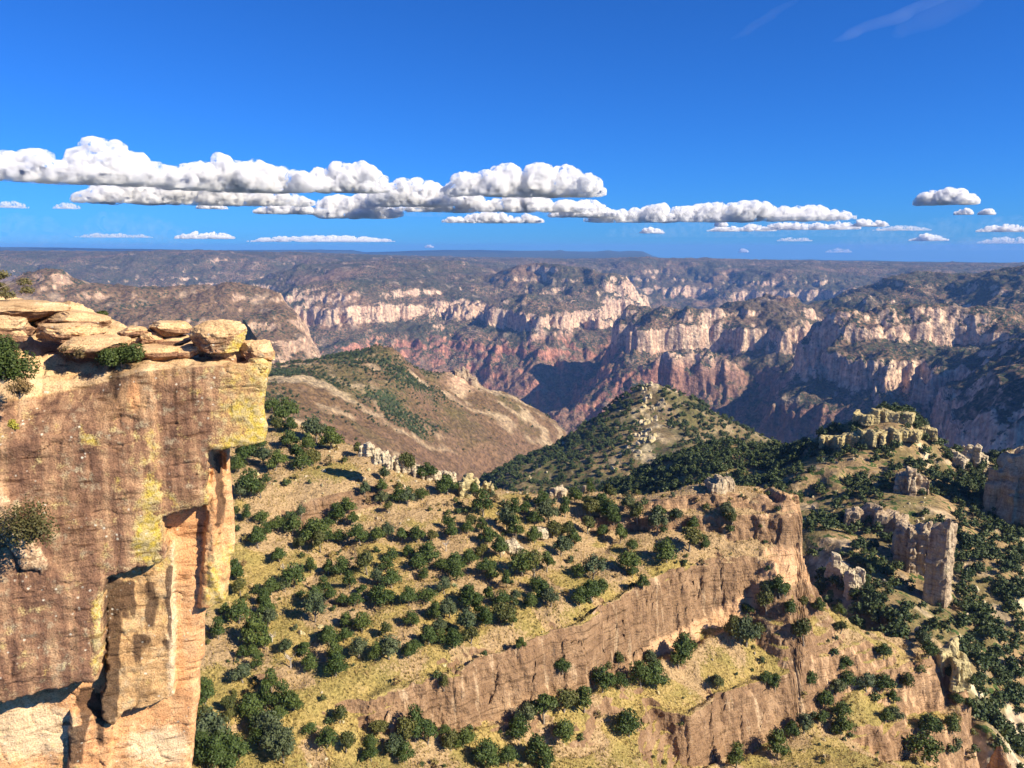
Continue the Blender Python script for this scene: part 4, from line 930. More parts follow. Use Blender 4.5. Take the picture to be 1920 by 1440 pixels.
# crown centre (x, y) and width in the photograph
TREES = '''510,768,27 537,786,37 518,802,25 545,802,27 543,830,35 593,817,42 620,830,46 578,840,31 487,838,27 464,859,38 495,863,33 447,875,31 520,873,31 555,859,29 566,873,35 585,867,27 616,867,19 646,863,17 672,849,23 553,895,15 535,907,19 470,917,46 489,925,33 451,927,29 499,898,19 580,905,10 685,925,25 689,942,19 716,917,25 720,894,23 714,942,21 730,955,21 749,934,31 764,942,25 747,911,19 766,921,19 762,875,31 801,894,29 791,932,23 649,961,31 632,973,27 662,980,23 614,984,23 539,968,17 564,967,21 443,967,23 464,971,23 491,975,27 522,990,25 549,994,37 589,1005,42 614,1009,27 637,1013,25 672,1009,37 707,1009,27 726,1005,23 753,1009,29 782,1007,29 810,1007,21 445,994,17 460,1013,19 482,1019,31 497,1002,21 562,1027,21 601,1027,31
522,1046,29 624,1042,19 582,1067,27 617,1069,25 640,1069,29 688,1067,40 724,1065,25 663,1071,19 734,1048,23 765,1037,23 442,1079,29 457,1060,17 451,1108,31 463,1121,17 482,1106,19 509,1108,25 551,1092,37 534,1104,21 565,1115,19 655,1098,23 607,1106,23 620,1121,23 707,1090,25 732,1092,35 680,1110,23 642,1129,25 665,1129,29 715,1125,42 765,1127,31 495,1127,27 501,1148,25 503,1167,23 590,1129,33 592,1154,42 449,1158,40 422,1148,21 411,1190,29 478,1202,50 497,1210,25 649,1169,27 678,1175,35 722,1187,25 555,1179,15 615,1200,37 647,1196,27 672,1223,35 626,1231,33 632,1256,37 572,1223,31 582,1250,31 730,1225,42 705,1231,27 767,1227,23 455,1231,21 474,1225,23 455,1271,35 482,1250,21 478,1285,17 534,1221,20 509,1292,31
804,1042,40 785,1063,31 796,1083,23 829,1063,27 854,1065,37 881,1050,31 856,1083,27 915,1012,31 937,1035,37 904,1040,25 912,1067,33 921,1087,27 950,1094,25 979,1067,42 1002,1069,50 1025,1062,37 1052,1033,35 1075,1012,31 833,1106,29 802,1121,31 881,1129,42 917,1121,25 967,1121,23 940,1127,29 842,1150,33 817,1154,27 896,1146,27 942,1158,42 960,1167,23 910,1167,31 771,1167,25 875,1179,40 883,1198,29 825,1181,27 804,1202,29 850,1204,37 827,1200,25 777,1217,25 1021,1121,33 1008,1104,27 1033,1129,35 996,1135,25 1060,1112,17 1071,1052,19 1085,1077,27 1088,1125,31 977,1212,20 910,1229,15 819,1265,17 744,1279,19 833,1292,25 1054,1273,30
838,916,37 889,925,23 876,931,13 853,937,11 839,946,12 860,946,14 841,962,16 857,960,17 876,956,17 905,958,37 930,937,19 924,929,17 953,946,19 966,962,27 985,956,23 989,933,13 1018,945,31 1039,943,17 1078,937,29 1105,920,23 1035,922,17 1143,929,31 1180,931,19 1195,920,15 1101,943,23 1128,947,33 1107,958,31 1060,962,31 1028,972,35 1003,975,27 949,985,37 882,983,25 903,993,23 841,987,23 876,995,23 847,1002,27 1141,964,37 1151,983,23 1178,954,27 1207,941,17 1195,975,31 966,1004,31 1001,1010,29 1037,1002,29 1066,1002,33 1101,991,31 1130,1002,23 1162,1010,31 1185,1029,25 1178,1058,40 1185,1077,21 1112,1072,46 1107,1116,46 1128,1106,25 1205,1100,23
1232,989,37 1244,995,19 1234,969,27 1265,972,21 1307,943,15 1325,952,19 1244,933,15 1261,929,13 1369,938,11 1390,933,10 1398,934,10 1365,964,29 1373,979,23 1367,997,19 1357,968,19 1300,987,25 1292,1020,42 1321,1025,23 1248,1043,40 1315,1058,17 1440,925,10 1486,937,10 1457,956,14 1425,989,10 1440,1068,13 1459,1112,30 1440,1114,23 1473,1114,25 1436,1141,33 1482,1145,23 1398,1154,25 1507,1135,22 1534,1145,21
1130,1285,38 1162,1283,31 1159,1244,25 1140,1253,19 1219,1238,26 1200,1276,38 1228,1276,41 1225,1254,28 1282,1222,42 1272,1244,30 1058,1323,41 1096,1323,44 1121,1342,17 1020,1342,50 988,1351,38 973,1377,35 1058,1380,40 1089,1383,15 1178,1367,44 1007,1418,44 1023,1436,30 1244,1430,12
1374,1189,39 1399,1200,48 1421,1186,30 1506,1198,37 1574,1150,20 1576,1184,21 1344,1287,25 1435,1277,20 1453,1289,30 1519,1283,22 1508,1305,16 1564,1225,17 1583,1250,24 1567,1300,22 1588,1286,32 1547,1321,27 1578,1339,28 1526,1345,18 1542,1352,20 1508,1366,32 1485,1379,26 1578,1371,27 1456,1407,40 1381,1432,34 1428,1239,15
1656,1229,27 1721,1239,18 1726,1261,20 1742,1225,30 1731,1211,24 1624,1289,31 1656,1289,34 1674,1311,21 1640,1307,17 1699,1286,26 1660,1352,21 1680,1346,24 1742,1371,32 1781,1271,24 1810,1286,30 1794,1316,21 1814,1332,24 1792,1350,20 1785,1368,24 1822,1377,17 1731,1414,54 1781,1407,20 1794,1396,20 1826,1405,15 1817,1421,20
385,1302,30 387,1320,30 385,1345,27 427,1329,25 430,1350,24 531,1318,36 550,1323,34 470,1334,44 499,1318,35 489,1355,38 521,1345,33 505,1374,46 521,1398,42 486,1387,36 531,1420,34 395,1387,50 381,1411,42 419,1403,46 440,1428,42 403,1428,44 582,1371,23 606,1310,16 638,1347,30 617,1355,19 614,1393,38 649,1401,32
708,1369,28 695,1398,24 695,1420,24 778,1377,43 759,1387,40 802,1382,40 738,1406,35 759,1420,32 834,1374,22 845,1398,30 871,1393,32 912,1420,48 952,1428,32 815,1430,17'''
TREES = [tuple(float(v) for v in t.split(',')) for t in TREES.split()]
def on_ground(hf, px, py, D0, D1, n=1400):            # where the line of sight through a pixel meets the ground
    D = np.linspace(D0, D1, n); d = ray(px, py)
    z = hf(d[0] * D, d[1] * D)
    w = np.nonzero(d[2] * D <= z)[0]
    if len(w) == 0: return None
    k = w[0]
    return np.array([d[0] * D[k], d[1] * D[k], z[k]])
_near_raw = h_near
rng = np.random.RandomState(5)
placed = []
for (x, y, w) in TREES:
    p = on_ground(_near_raw, x, y + .30 * w, 110, 330)
    if p is None: p = on_ground(_near_raw, x, y + .6 * w, 110, 330)
    if p is None: continue
    placed.append((x, y, w, p))
# words that lead to one tree: the stretch of the hill it grows on and its place in that stretch
def zone(x, y):
    if y > 1290 and x < 450: return 'in the dark grove at the foot of the left cliff'
    if y > 1285 and x < 570: return 'in the big grove near the bottom left'
    if x < 560 and y < 880: return 'on the high slope beside the overhanging block'
    if x < 560 and y < 960: return 'in the upper thicket right of the left cliff'
    if x < 700 and y < 900: return 'on the ridge above the brown rock dome'
    if x < 560 and y < 1030: return 'below the upper thicket, left of the dome'
    if x < 700 and y < 1018: return 'in the line of trees under the rock dome'
    if x < 830 and y < 965: return 'right of the rock dome towards the crest'
    if x < 860 and y < 1018: return 'along the dirt track right of the dome'
    if y < 950 and x < 1000: return 'on the crest left of the saddle'
    if y < 950 and x < 1230: return 'on the crest below the green peak'
    if y < 1006 and x < 1060: return 'above the pale rocks in mid hill'
    if y < 1020 and x < 1215: return 'in the belt behind the pale rocks'
    if y < 1010 and x < 1500: return 'on the stepped summit outcrop'
    if y > 1330 and x < 830 and x > 660: return 'in the clump under the left end of the brown band'
    if y > 1330 and x <= 660: return 'at the bottom between grove and brown band'
    if y > 1330 and x < 1110: return 'at the bottom middle below the brown band'
    band = np.interp(x, [690, 850, 1000, 1120, 1190, 1300, 1460], [1300, 1265, 1210, 1150, 1102, 1062, 1040])
    foot = np.interp(x, [690, 860, 1000, 1100, 1210, 1330, 1465], [1368, 1372, 1330, 1288, 1240, 1182, 1096])
    if 690 <= x < 1470 and y < band:
        if x < 780: return ('upper ' if y < 1140 else 'lower ') + 'left grass above the brown band'
        if x < 900: return ('upper ' if y < 1120 else 'lower ') + 'middle grass above the brown band'
        if x < 1070: return ('upper ' if y < 1100 else 'lower ') + 'central grass above the brown band'
        return 'on the right grass above the brown band'
    if 690 <= x < 1470 and y < foot - 8: return 'growing on the face of the brown band'
    if x < 560: return ('on the upper slope ' if y < 1140 else 'on the lower slope ') + 'close beside the left cliff'
    if x < 690: return ('on the upper slope ' if y < 1110 else 'on the middle slope ' if y < 1190 else 'on the lower slope ') + 'left of the brown band'
    if x < 1320 and y < 1300: return 'at the foot of the brown band, middle'
    if x < 1320: return 'on the terrace below the brown band'
    if x < 1545 and y < 1240: return 'at the orange right foot of the brown band'
    if x < 1545: return 'around the smooth slab at bottom right'
    if x < 1640 and y < 1240: return 'on the skyline right of the brown band'
    if x < 1640: return 'in the gully right of the smooth slab'
    if y < 1300: return 'among the pale outcrops on the right edge'
    return 'on the last slope in the bottom right'
ORD = ['first', 'second', 'third', 'fourth', 'fifth', 'sixth', 'seventh', 'eighth', 'ninth', 'tenth', 'eleventh', 'twelfth', 'thirteenth', 'fourteenth', 'fifteenth', 'sixteenth', 'seventeenth', 'eighteenth', 'nineteenth', 'twentieth', 'twenty-first', 'twenty-second', 'twenty-third', 'twenty-fourth', 'twenty-fifth', 'twenty-sixth', 'twenty-seventh', 'twenty-eighth', 'twenty-ninth', 'thirtieth']
zones = {}
for t in placed: zones.setdefault(zone(t[0], t[1]), []).append(t)
order = sorted(placed, key=lambda t: -t[2])[:300]
keep = set(id(t) for t in order)
rest = []
for zn, ts in zones.items():
    ts.sort(key=lambda t: t[0])
    for i, (x, y, w, p) in enumerate(ts):
        wm = w * np.linalg.norm(p) / FPX * 1.10
        if id(ts[i]) not in keep: rest.append((p, wm)); continue
        k = rng.randint(len(OAKS))
        size = 'large' if w >= 40 else 'small' if w < 22 else 'medium'
        o = bpy.data.objects.new('oak_tree', None); COL.objects.link(o)
        pre = '' if zn.split()[0] in ('in', 'on', 'at', 'along', 'above', 'below', 'right', 'around', 'among', 'growing') else 'on the '
        o['label'] = '%s oak %s%s, %s from left' % (size, pre, zn, ORD[min(i, 29)])
        o['category'] = 'tree'; o['group'] = 'oak trees on the foreground hill'
        o.location = p + np.array([0, 0, .14 * wm * .9]); o.rotation_euler = (0, 0, rng.rand() * 6.28)
        s = wm * (.95 + .1 * rng.rand()); o.scale = (s * rng.uniform(.85, 1.12), s * rng.uniform(.85, 1.12), s * rng.uniform(.95, 1.45))
        for nm, me_ in (('trunk', OAKS[k][1]), ('crown', OAKS[k][0])):
            c = bpy.data.objects.new(nm, me_); COL.objects.link(c); c.parent = o
print('oaks', len(order), 'rest', len(rest))

# ---- woods and scrub that read as one mass: instances on points
def far_tree(seed, nleaf, lobes, lsize, mat=None):
    lv, parts, L = crown_parts(seed, lobes, nleaf, lsize, core=1)
    V, F = join([lv] + parts)
    me = mesh_np('far_tree', V, F, False); me.materials.append(mat or MAT_LEAF_FAR)
    return bpy.data.objects.new('far_tree_source', me)
FT = [far_tree(200 + i, 130, 4 + i % 3, .085) for i in range(4)]
def scatter(name, pts, scl, srcs, **props):
    me = bpy.data.meshes.new(name)
    me.vertices.add(len(pts)); me.vertices.foreach_set('co', np.asarray(pts, np.float32).ravel())
    add_attr(me, 'scl', scl); add_attr(me, 'rot', np.random.RandomState(3).rand(len(pts)) * 6.28)
    o = link(name, me, None, **props)
    g = bpy.data.node_groups.new(name, 'GeometryNodeTree')
    g.interface.new_socket('Geometry', in_out='INPUT', socket_type='NodeSocketGeometry'); g.interface.new_socket('Geometry', in_out='OUTPUT', socket_type='NodeSocketGeometry')
    N, L = g.nodes, g.links
    gi, go = N.new('NodeGroupInput'), N.new('NodeGroupOutput')
    ins = N.new('GeometryNodeInstanceOnPoints'); gti = N.new('GeometryNodeJoinGeometry')
    for s in srcs:
        oi = N.new('GeometryNodeObjectInfo'); oi.inputs['Object'].default_value = s; oi.inputs['As Instance'].default_value = True
        L.new(oi.outputs['Geometry'], gti.inputs[0])
    ins.inputs['Pick Instance'].default_value = True
    a1 = N.new('GeometryNodeInputNamedAttribute'); a1.data_type = 'FLOAT'; a1.inputs['Name'].default_value = 'scl'
    a2 = N.new('GeometryNodeInputNamedAttribute'); a2.data_type = 'FLOAT'; a2.inputs['Name'].default_value = 'rot'
    cx = N.new('ShaderNodeCombineXYZ'); L.new(a2.outputs['Attribute'], cx.inputs[2])
    mp = N.new('GeometryNodeMeshToPoints')
    L.new(gi.outputs[0], mp.inputs[0]); L.new(mp.outputs[0], ins.inputs['Points']); L.new(gti.outputs[0], ins.inputs['Instance'])
    L.new(cx.outputs[0], ins.inputs['Rotation']); L.new(a1.outputs['Attribute'], ins.inputs['Scale']); L.new(ins.outputs[0], go.inputs[0])
    m = o.modifiers.new('scatter', 'NODES'); m.node_group = g
    return o
def pick(P, dens, n, seed):             # n random ground points, the chance of each cell its map area times dens
    rn = np.random.RandomState(seed)
    a, b, c = P[:-1, :-1], P[1:, :-1], P[:-1, 1:]
    ar = np.abs((b[..., 0] - a[..., 0]) * (c[..., 1] - a[..., 1]) - (b[..., 1] - a[..., 1]) * (c[..., 0] - a[..., 0]))
    w = (ar * np.clip(dens[:-1, :-1], 0, None)).ravel(); w /= w.sum()
    k = rn.choice(len(w), n, p=w); i, j = np.unravel_index(k, ar.shape)
    u, v = rn.rand(n, 1), rn.rand(n, 1)
    return a[i, j] + (b[i, j] - a[i, j]) * u + (c[i, j] - a[i, j]) * v
def visible_px(P):
    px, py = px_of(P)
    return (px > -250) & (px < 2150) & (py > 300) & (py < 1560)
def bump_at(px, py, x, y, rx, ry): return np.exp(-(((px - x) / rx) ** 2 + ((py - y) / ry) ** 2))
x, y = P_rocky[..., 0], P_rocky[..., 1]; px, py = px_of(P_rocky)
nz = 1 - grid_normals(P_rocky)[..., 2]
d = sstep(-.35, .35, fbm(x / 35, y / 35, 4, 400) + .15) * (nz < .4)
d = d * (1 - .72 * bump_at(px, py, 1610, 860, 110, 50)) * (1 - .5 * bump_at(px, py, 1700, 1010, 80, 80)) + .9 * (px < 1500) * (py < 960) + .5 * (px > 1790)
d = d * visible_px(P_rocky)
pts = pick(P_rocky, d, 9500, 1); rn = np.random.RandomState(21)
scatter('hillside_wood', pts, rn.uniform(3.2, 7.5, len(pts)), FT, kind='stuff', label='dark green wood covering the rocky hill and the valley on the right', category='wood')
x, y = P_peak[..., 0], P_peak[..., 1]; px, py = px_of(P_peak)
d = sstep(-.4, .3, fbm(x / 70, y / 70, 4, 410) + .1 + .5 * sstep(1240, 1120, px)) * (1 - .85 * np.exp(-((px - 1215) / 30) ** 2)) * (1 - .5 * sstep(1330, 1430, px)) * visible_px(P_peak)
pts = pick(P_peak, d, 11000, 2)
scatter('peak_wood', pts, rn.uniform(4.0, 9.0, len(pts)), FT, kind='stuff', label='dark green trees covering the pointed hill in the middle', category='wood')
x, y = P_brown[..., 0], P_brown[..., 1]
u = (x * 0.75 + y * 0.66); v = (x * 0.66 - y * 0.75)
d = np.clip(V_brown - .1, 0, 1) ** 1.5 * (.3 + sstep(-.2, .4, fbm(v / 60, u / 260, 3, 420))) * visible_px(P_brown)
pts = pick(P_brown, d + .004 * visible_px(P_brown), 11000, 3)
scatter('brown_slope_scrub', pts, rn.uniform(3.0, 6.5, len(pts)), FT, kind='stuff', label='dark shrubs dotting the brown hillside left of the middle', category='scrub')
n = grid_normals(P_near); px, py = px_of(P_near)
d = (R_near < .3) * visible_px(P_near) * (py > 740) * (.25 + sstep(-.2, .5, fbm(P_near[..., 0] / 20, P_near[..., 1] / 20, 3, 430)))
pts = pick(P_near, d, 2600, 4)
sc = rn.uniform(.5, 2.2, len(pts)) * rn.uniform(.6, 1.15, len(pts))
pts = np.concatenate([pts] + [np.array([[*p]]) for p, w in rest]); sc = np.concatenate([sc, [w for p, w in rest]])
SCRUB = FT[:2] + [far_tree(260, 150, 4, .07, MAT_OLIVE), far_tree(261, 120, 5, .06, MAT_DRY), far_tree(262, 130, 3, .08, MAT_GREYL), far_tree(263, 110, 4, .06, leaf_material('straw_shrub', (.16, .12, .035), (.30, .23, .08), .5))]
scatter('low_scrub', pts + np.array([0, 0, -.05]), sc, SCRUB, kind='stuff', label='low green scrub scattered over the foreground hill', category='scrub')

# ---- loose pale stones
def crag_material():
    """The same stone seen from some hundred metres: broader marks."""
    b = NB('pale_crag_stone')
    n6, n2, n05 = b.noise(7, 4), b.noise(2.2, 5, .6), b.noise(.7, 4, .6)
    st = b.noise(2.0, 5, .6, s=(1, 1, .12)); bed = b.noise(1.2, 4, .6, s=(.12, .12, 1))
    cream, pale = b.attr('cream'), b.attr('pale')
    lich = b.attr('lich')
    c = b.ramp(st, (.3, (.17, .12, .08)), (.48, (.34, .25, .16)), (.65, (.46, .36, .24)))
    c = b.mix(b.step(.25, .8, b.math('ADD', cream, b.math('MULTIPLY', b.math('SUBTRACT', n2, .5), .9))), c, b.mix(n05, (.42, .34, .22), (.55, .46, .32)))
    c = b.mix(b.math('MULTIPLY', b.step(.45, .65, b.math('ADD', n6, b.math('MULTIPLY', lich, .3))), .5), c, (.42, .36, .13))
    c = b.mix(1.0, c, b.ramp(bed, (.3, (.6, .58, .55)), (.45, (1, 1, 1)), (.8, (1.15, 1.15, 1.12))), 'MULTIPLY')
    c = b.mix(1.0, c, b.ramp(n05, (.3, (.7, .7, .7)), (.6, (1.1, 1.1, 1.1))), 'MULTIPLY')
    return b.done(c, b.bump(n05, .4, .8, b.bump(st, .6, .8, b.bump(bed, .4, .6))))
MAT_CRAG = crag_material()
def stone_source(seed):
    V, F = _ico[2]; rn = np.random.RandomState(seed); Q = V * (np.abs(V) ** 5).sum(1)[:, None] ** (-1 / 5)
    for _ in range(12):
        m = rn.randn(3); m /= np.linalg.norm(m); o = np.clip(Q @ m - rn.uniform(.6, .95), 0, None); Q = Q - o[:, None] * m
    Q = Q * (1 + .1 * rn.randn(len(Q), 1)) * np.array([.6, .45, .42 + .3 * rn.rand()])
    me = mesh_np('stone', Q, F, False); add_attr(me, 'cream', np.full(len(Q), .8)); add_attr(me, 'lich', np.full(len(Q), -.2 + .9 * (seed % 2))); add_attr(me, 'pale', np.zeros(len(Q)))
    me.materials.append(MAT_CRAG)
    return bpy.data.objects.new('stone_source', me)
STONES = [stone_source(900 + i) for i in range(4)]
px, py = px_of(P_peak); x, y = P_peak[..., 0], P_peak[..., 1]
d = np.exp(-((px - (1215 - (py - 800) * .1)) / 30) ** 2) * sstep(-.1, .5, fbm(x / 22, y / 22, 3, 450)) * (py < 930) + .05 * sstep(.1, .5, fbm(x / 40, y / 40, 3, 451)) * visible_px(P_peak)
pts = pick(P_peak, d, 900, 6)
scatter('peak_stones', pts, rn.uniform(2.0, 8.0, len(pts)) * rn.rand(len(pts)) ** .5, STONES, kind='stuff', label='pale broken rocks along the spine of the pointed hill', category='rocks')
px, py = px_of(P_rocky); x, y = P_rocky[..., 0], P_rocky[..., 1]
pts = pick(P_rocky, sstep(0, .5, fbm(x / 24, y / 24, 3, 455)) * visible_px(P_rocky) + 1e-6, 1500, 7)
scatter('hillside_stones', pts, rn.uniform(.8, 4.5, len(pts)) * rn.rand(len(pts)), STONES, kind='stuff', label='pale stones strewn over the rocky hill on the right', category='rocks')
px, py = px_of(P_near); x, y = P_near[..., 0], P_near[..., 1]
pts = pick(P_near, (.15 + sstep(.1, .5, fbm(x / 14, y / 14, 3, 458)) + 1.5 * (py < 930)) * visible_px(P_near) * (R_near < .6), 2600, 8)
scatter('slope_stones', pts, rn.uniform(.25, 1.3, len(pts)) * rn.rand(len(pts)) ** .7, STONES, kind='stuff', label='pale stones lying among the grass of the foreground hill', category='rocks')

# ---- dry grass tussocks on the foreground hill
def grass():
    rn = np.random.RandomState(8)
    d = (R_near < .45) * visible_px(P_near) * (.35 + sstep(-.3, .4, fbm(P_near[..., 0] / 9, P_near[..., 1] / 9, 3, 440)))
    D = np.hypot(P_near[..., 0], P_near[..., 1]); d = d * np.clip(220 / D, .3, 2) ** 2
    C = pick(P_near, d, 42000, 5)
    n = len(C); K = 4
    a = rn.rand(n, K) * 6.28; h = rn.uniform(.25, .75, (n, K)); lean = rn.uniform(.1, .5, (n, K)); wd = rn.uniform(.05, .12, (n, K))
    off = np.stack([np.cos(a), np.sin(a), 0 * a], -1)
    side = np.stack([-np.sin(a), np.cos(a), 0 * a], -1)
    b0 = C[:, None] + off * .10 - side * wd[..., None] - [0, 0, .05]; b1 = C[:, None] + off * .10 + side * wd[..., None] - [0, 0, .05]
    t = C[:, None] + off * (lean * h)[..., None] + np.array([0, 0, 1]) * h[..., None]
    V = np.stack([b0, b1, t], 2).reshape(-1, 3)
    me = mesh_np('dry_grass', V, np.arange(len(V)).reshape(-1, 3), False)
    b = NB('straw'); c = b.mix(b.noise(2.5, 3), (.30, .215, .075), (.50, .35, .15))
    c = b.mix(b.step(.45, .62, b.noise(11, 3)), c, (.34, .275, .09))
    b.done(c)
    link('dry_grass', me, b.m, kind='stuff', label='dry yellow grass tussocks covering the foreground hill', category='grass')
grass()
# ------------------------------------------------------------------ clouds, far beyond the haze and above it
def _vol(name, dens, size=None, cut=.46):
    m = bpy.data.materials.new(name); m.use_nodes = True; nt = m.node_tree; nt.nodes.clear()
    v = nt.nodes.new('ShaderNodeVolumePrincipled'); v.inputs['Color'].default_value = (.985, .985, .985, 1); v.inputs['Density'].default_value = dens
    if size:                            # torn, billowing density
        tc = nt.nodes.new('ShaderNodeTexCoord'); n = nt.nodes.new('ShaderNodeTexNoise'); mr = nt.nodes.new('ShaderNodeMapRange')
        n.inputs['Scale'].default_value = 1 / size; n.inputs['Detail'].default_value = 5; n.inputs['Roughness'].default_value = .6
        mr.inputs[1].default_value = cut - .08; mr.inputs[2].default_value = cut + .16; mr.inputs[4].default_value = dens
        nt.links.new(tc.outputs['Object'], n.inputs['Vector']); nt.links.new(n.outputs['Fac'], mr.inputs[0]); nt.links.new(mr.outputs[0], v.inputs['Density'])
    o = nt.nodes.new('ShaderNodeOutputMaterial'); nt.links.new(v.outputs[0], o.inputs['Volume'])
    return m
def remesh(V, F, vox):
    me = mesh_np('tmp', V, F); o = bpy.data.objects.new('tmp', me); COL.objects.link(o)
    m = o.modifiers.new('r', 'REMESH'); m.mode = 'VOXEL'; m.voxel_size = vox
    bpy.context.view_layer.update()
    ev = o.evaluated_get(bpy.context.evaluated_depsgraph_get()); r = ev.to_mesh()
    n = len(r.vertices); co = np.empty(n * 3, np.float32); r.vertices.foreach_get('co', co)
    nm = np.empty(n * 3, np.float32); r.vertex_normals.foreach_get('vector', nm)
    r.calc_loop_triangles(); k = len(r.loop_triangles); tr = np.empty(k * 3, np.int32); r.loop_triangles.foreach_get('vertices', tr)
    ev.to_mesh_clear(); bpy.data.objects.remove(o); bpy.data.meshes.remove(me)
    return co.reshape(-1, 3), nm.reshape(-1, 3), tr.reshape(-1, 3)
def n3(P, s, seed):
    return (pn(P[:, 0] / s + .37 * P[:, 2] / s, P[:, 2] / s - .31 * P[:, 1] / s, seed) + pn(P[:, 1] / s + .4 * P[:, 0] / s, P[:, 2] / s + 9.1, seed + 2)) * .7
def cloud(label, cx, base, w, h, D, seed, lumps=None, fine=46, thin=False):
    """A cumulus with its flat base at pixel height `base`, w x h pixels large, D metres away."""
    rn = np.random.RandomState(seed)
    c = at(cx, base, D); L = np.linalg.norm(c)
    W, Hh = w * L / FPX, h * .9 * L / FPX
    dep = min(W * .45, Hh * 2.6)
    parts = []
    n = lumps or int(16 + 15 * w / h)
    V0, F0 = _ico[2]
    ph = rn.rand() * 50
    def env(u):                                             # how high the cloud towers along its length
        e = .55 + .45 * pn(u * w / h * .28 + ph, u * 0, 5) + .25 * pn(u * w / h * .7 + ph, u * 0, 6)
        return float(np.clip(e + .3, .42, 1.0)) * (1 - abs(u) ** 3) ** .7
    top = max(env(np.float64(v)) for v in np.linspace(-1, 1, 60))
    for i in range(n):
        u = np.float64(rn.uniform(-1, 1)); e = env(u) / top
        r = Hh * (.10 + .26 * rn.rand() ** 2.2) * (.35 + .65 * e)
        z = rn.rand() ** .75 * max(Hh * e - r * 1.1, 0)
        p = np.array([u * (W / 2 - r), rn.uniform(-1, 1) * dep * .42 * (.4 + .6 * e) * (1 - .5 * z / Hh), r * .2 + z])
        parts.append((p + V0 * r * np.array([1.5, 1.3, 1.0]), F0))
    for i in range(int(6 + w / h * 3)):                     # the broad low base
        u = np.float64(rn.uniform(-1, 1)); r = Hh * .20 * (.35 + .65 * env(u) / top)
        parts.append((np.array([u * (W / 2 - 2.6 * r), rn.uniform(-1, 1) * dep * .35, r * .2]) + V0 * r * np.array([3.2, 2.0, .75]), F0))
    V, F = join(parts)
    V, N, F = remesh(V, F, max(Hh / fine * 2.1, W / 95))
    s = Hh
    dsp = s * (.08 * n3(V, s * .45, seed) + .07 * np.abs(n3(V, s * .18, seed + 5)) + .045 * n3(V, s * .08, seed + 9) - .03)
    fl = V[:, 2] < Hh * .10
    V = V + N * dsp[:, None]
    lo = Hh * .06 * (1 + .8 * n3(V, s * .8, seed + 13))
    V[:, 2] = np.where(V[:, 2] < lo, lo + (V[:, 2] - lo) * .22, V[:, 2])
    rz = math.atan2(-c[0], c[1])
    infl = .17 if h > 16 else .10
    o = link('cloud', mesh_np('cloud', V + N * s * infl, F), _vol('cloud_mist', (20.0 if not thin else .16 if 'veil' in label else 5.0) / s, s * .30, .52 if not thin else .54), label=label, category='cloud', group='cumulus clouds over the canyon')
    o.location = c; o.rotation_euler = (0, 0, rz)
    if h > 16 and 'veil' not in label:
        link('core', mesh_np('cloud_core', V - N * s * .07, F), _vol('cloud_core_mist', 7.0 / s), o)
    return o
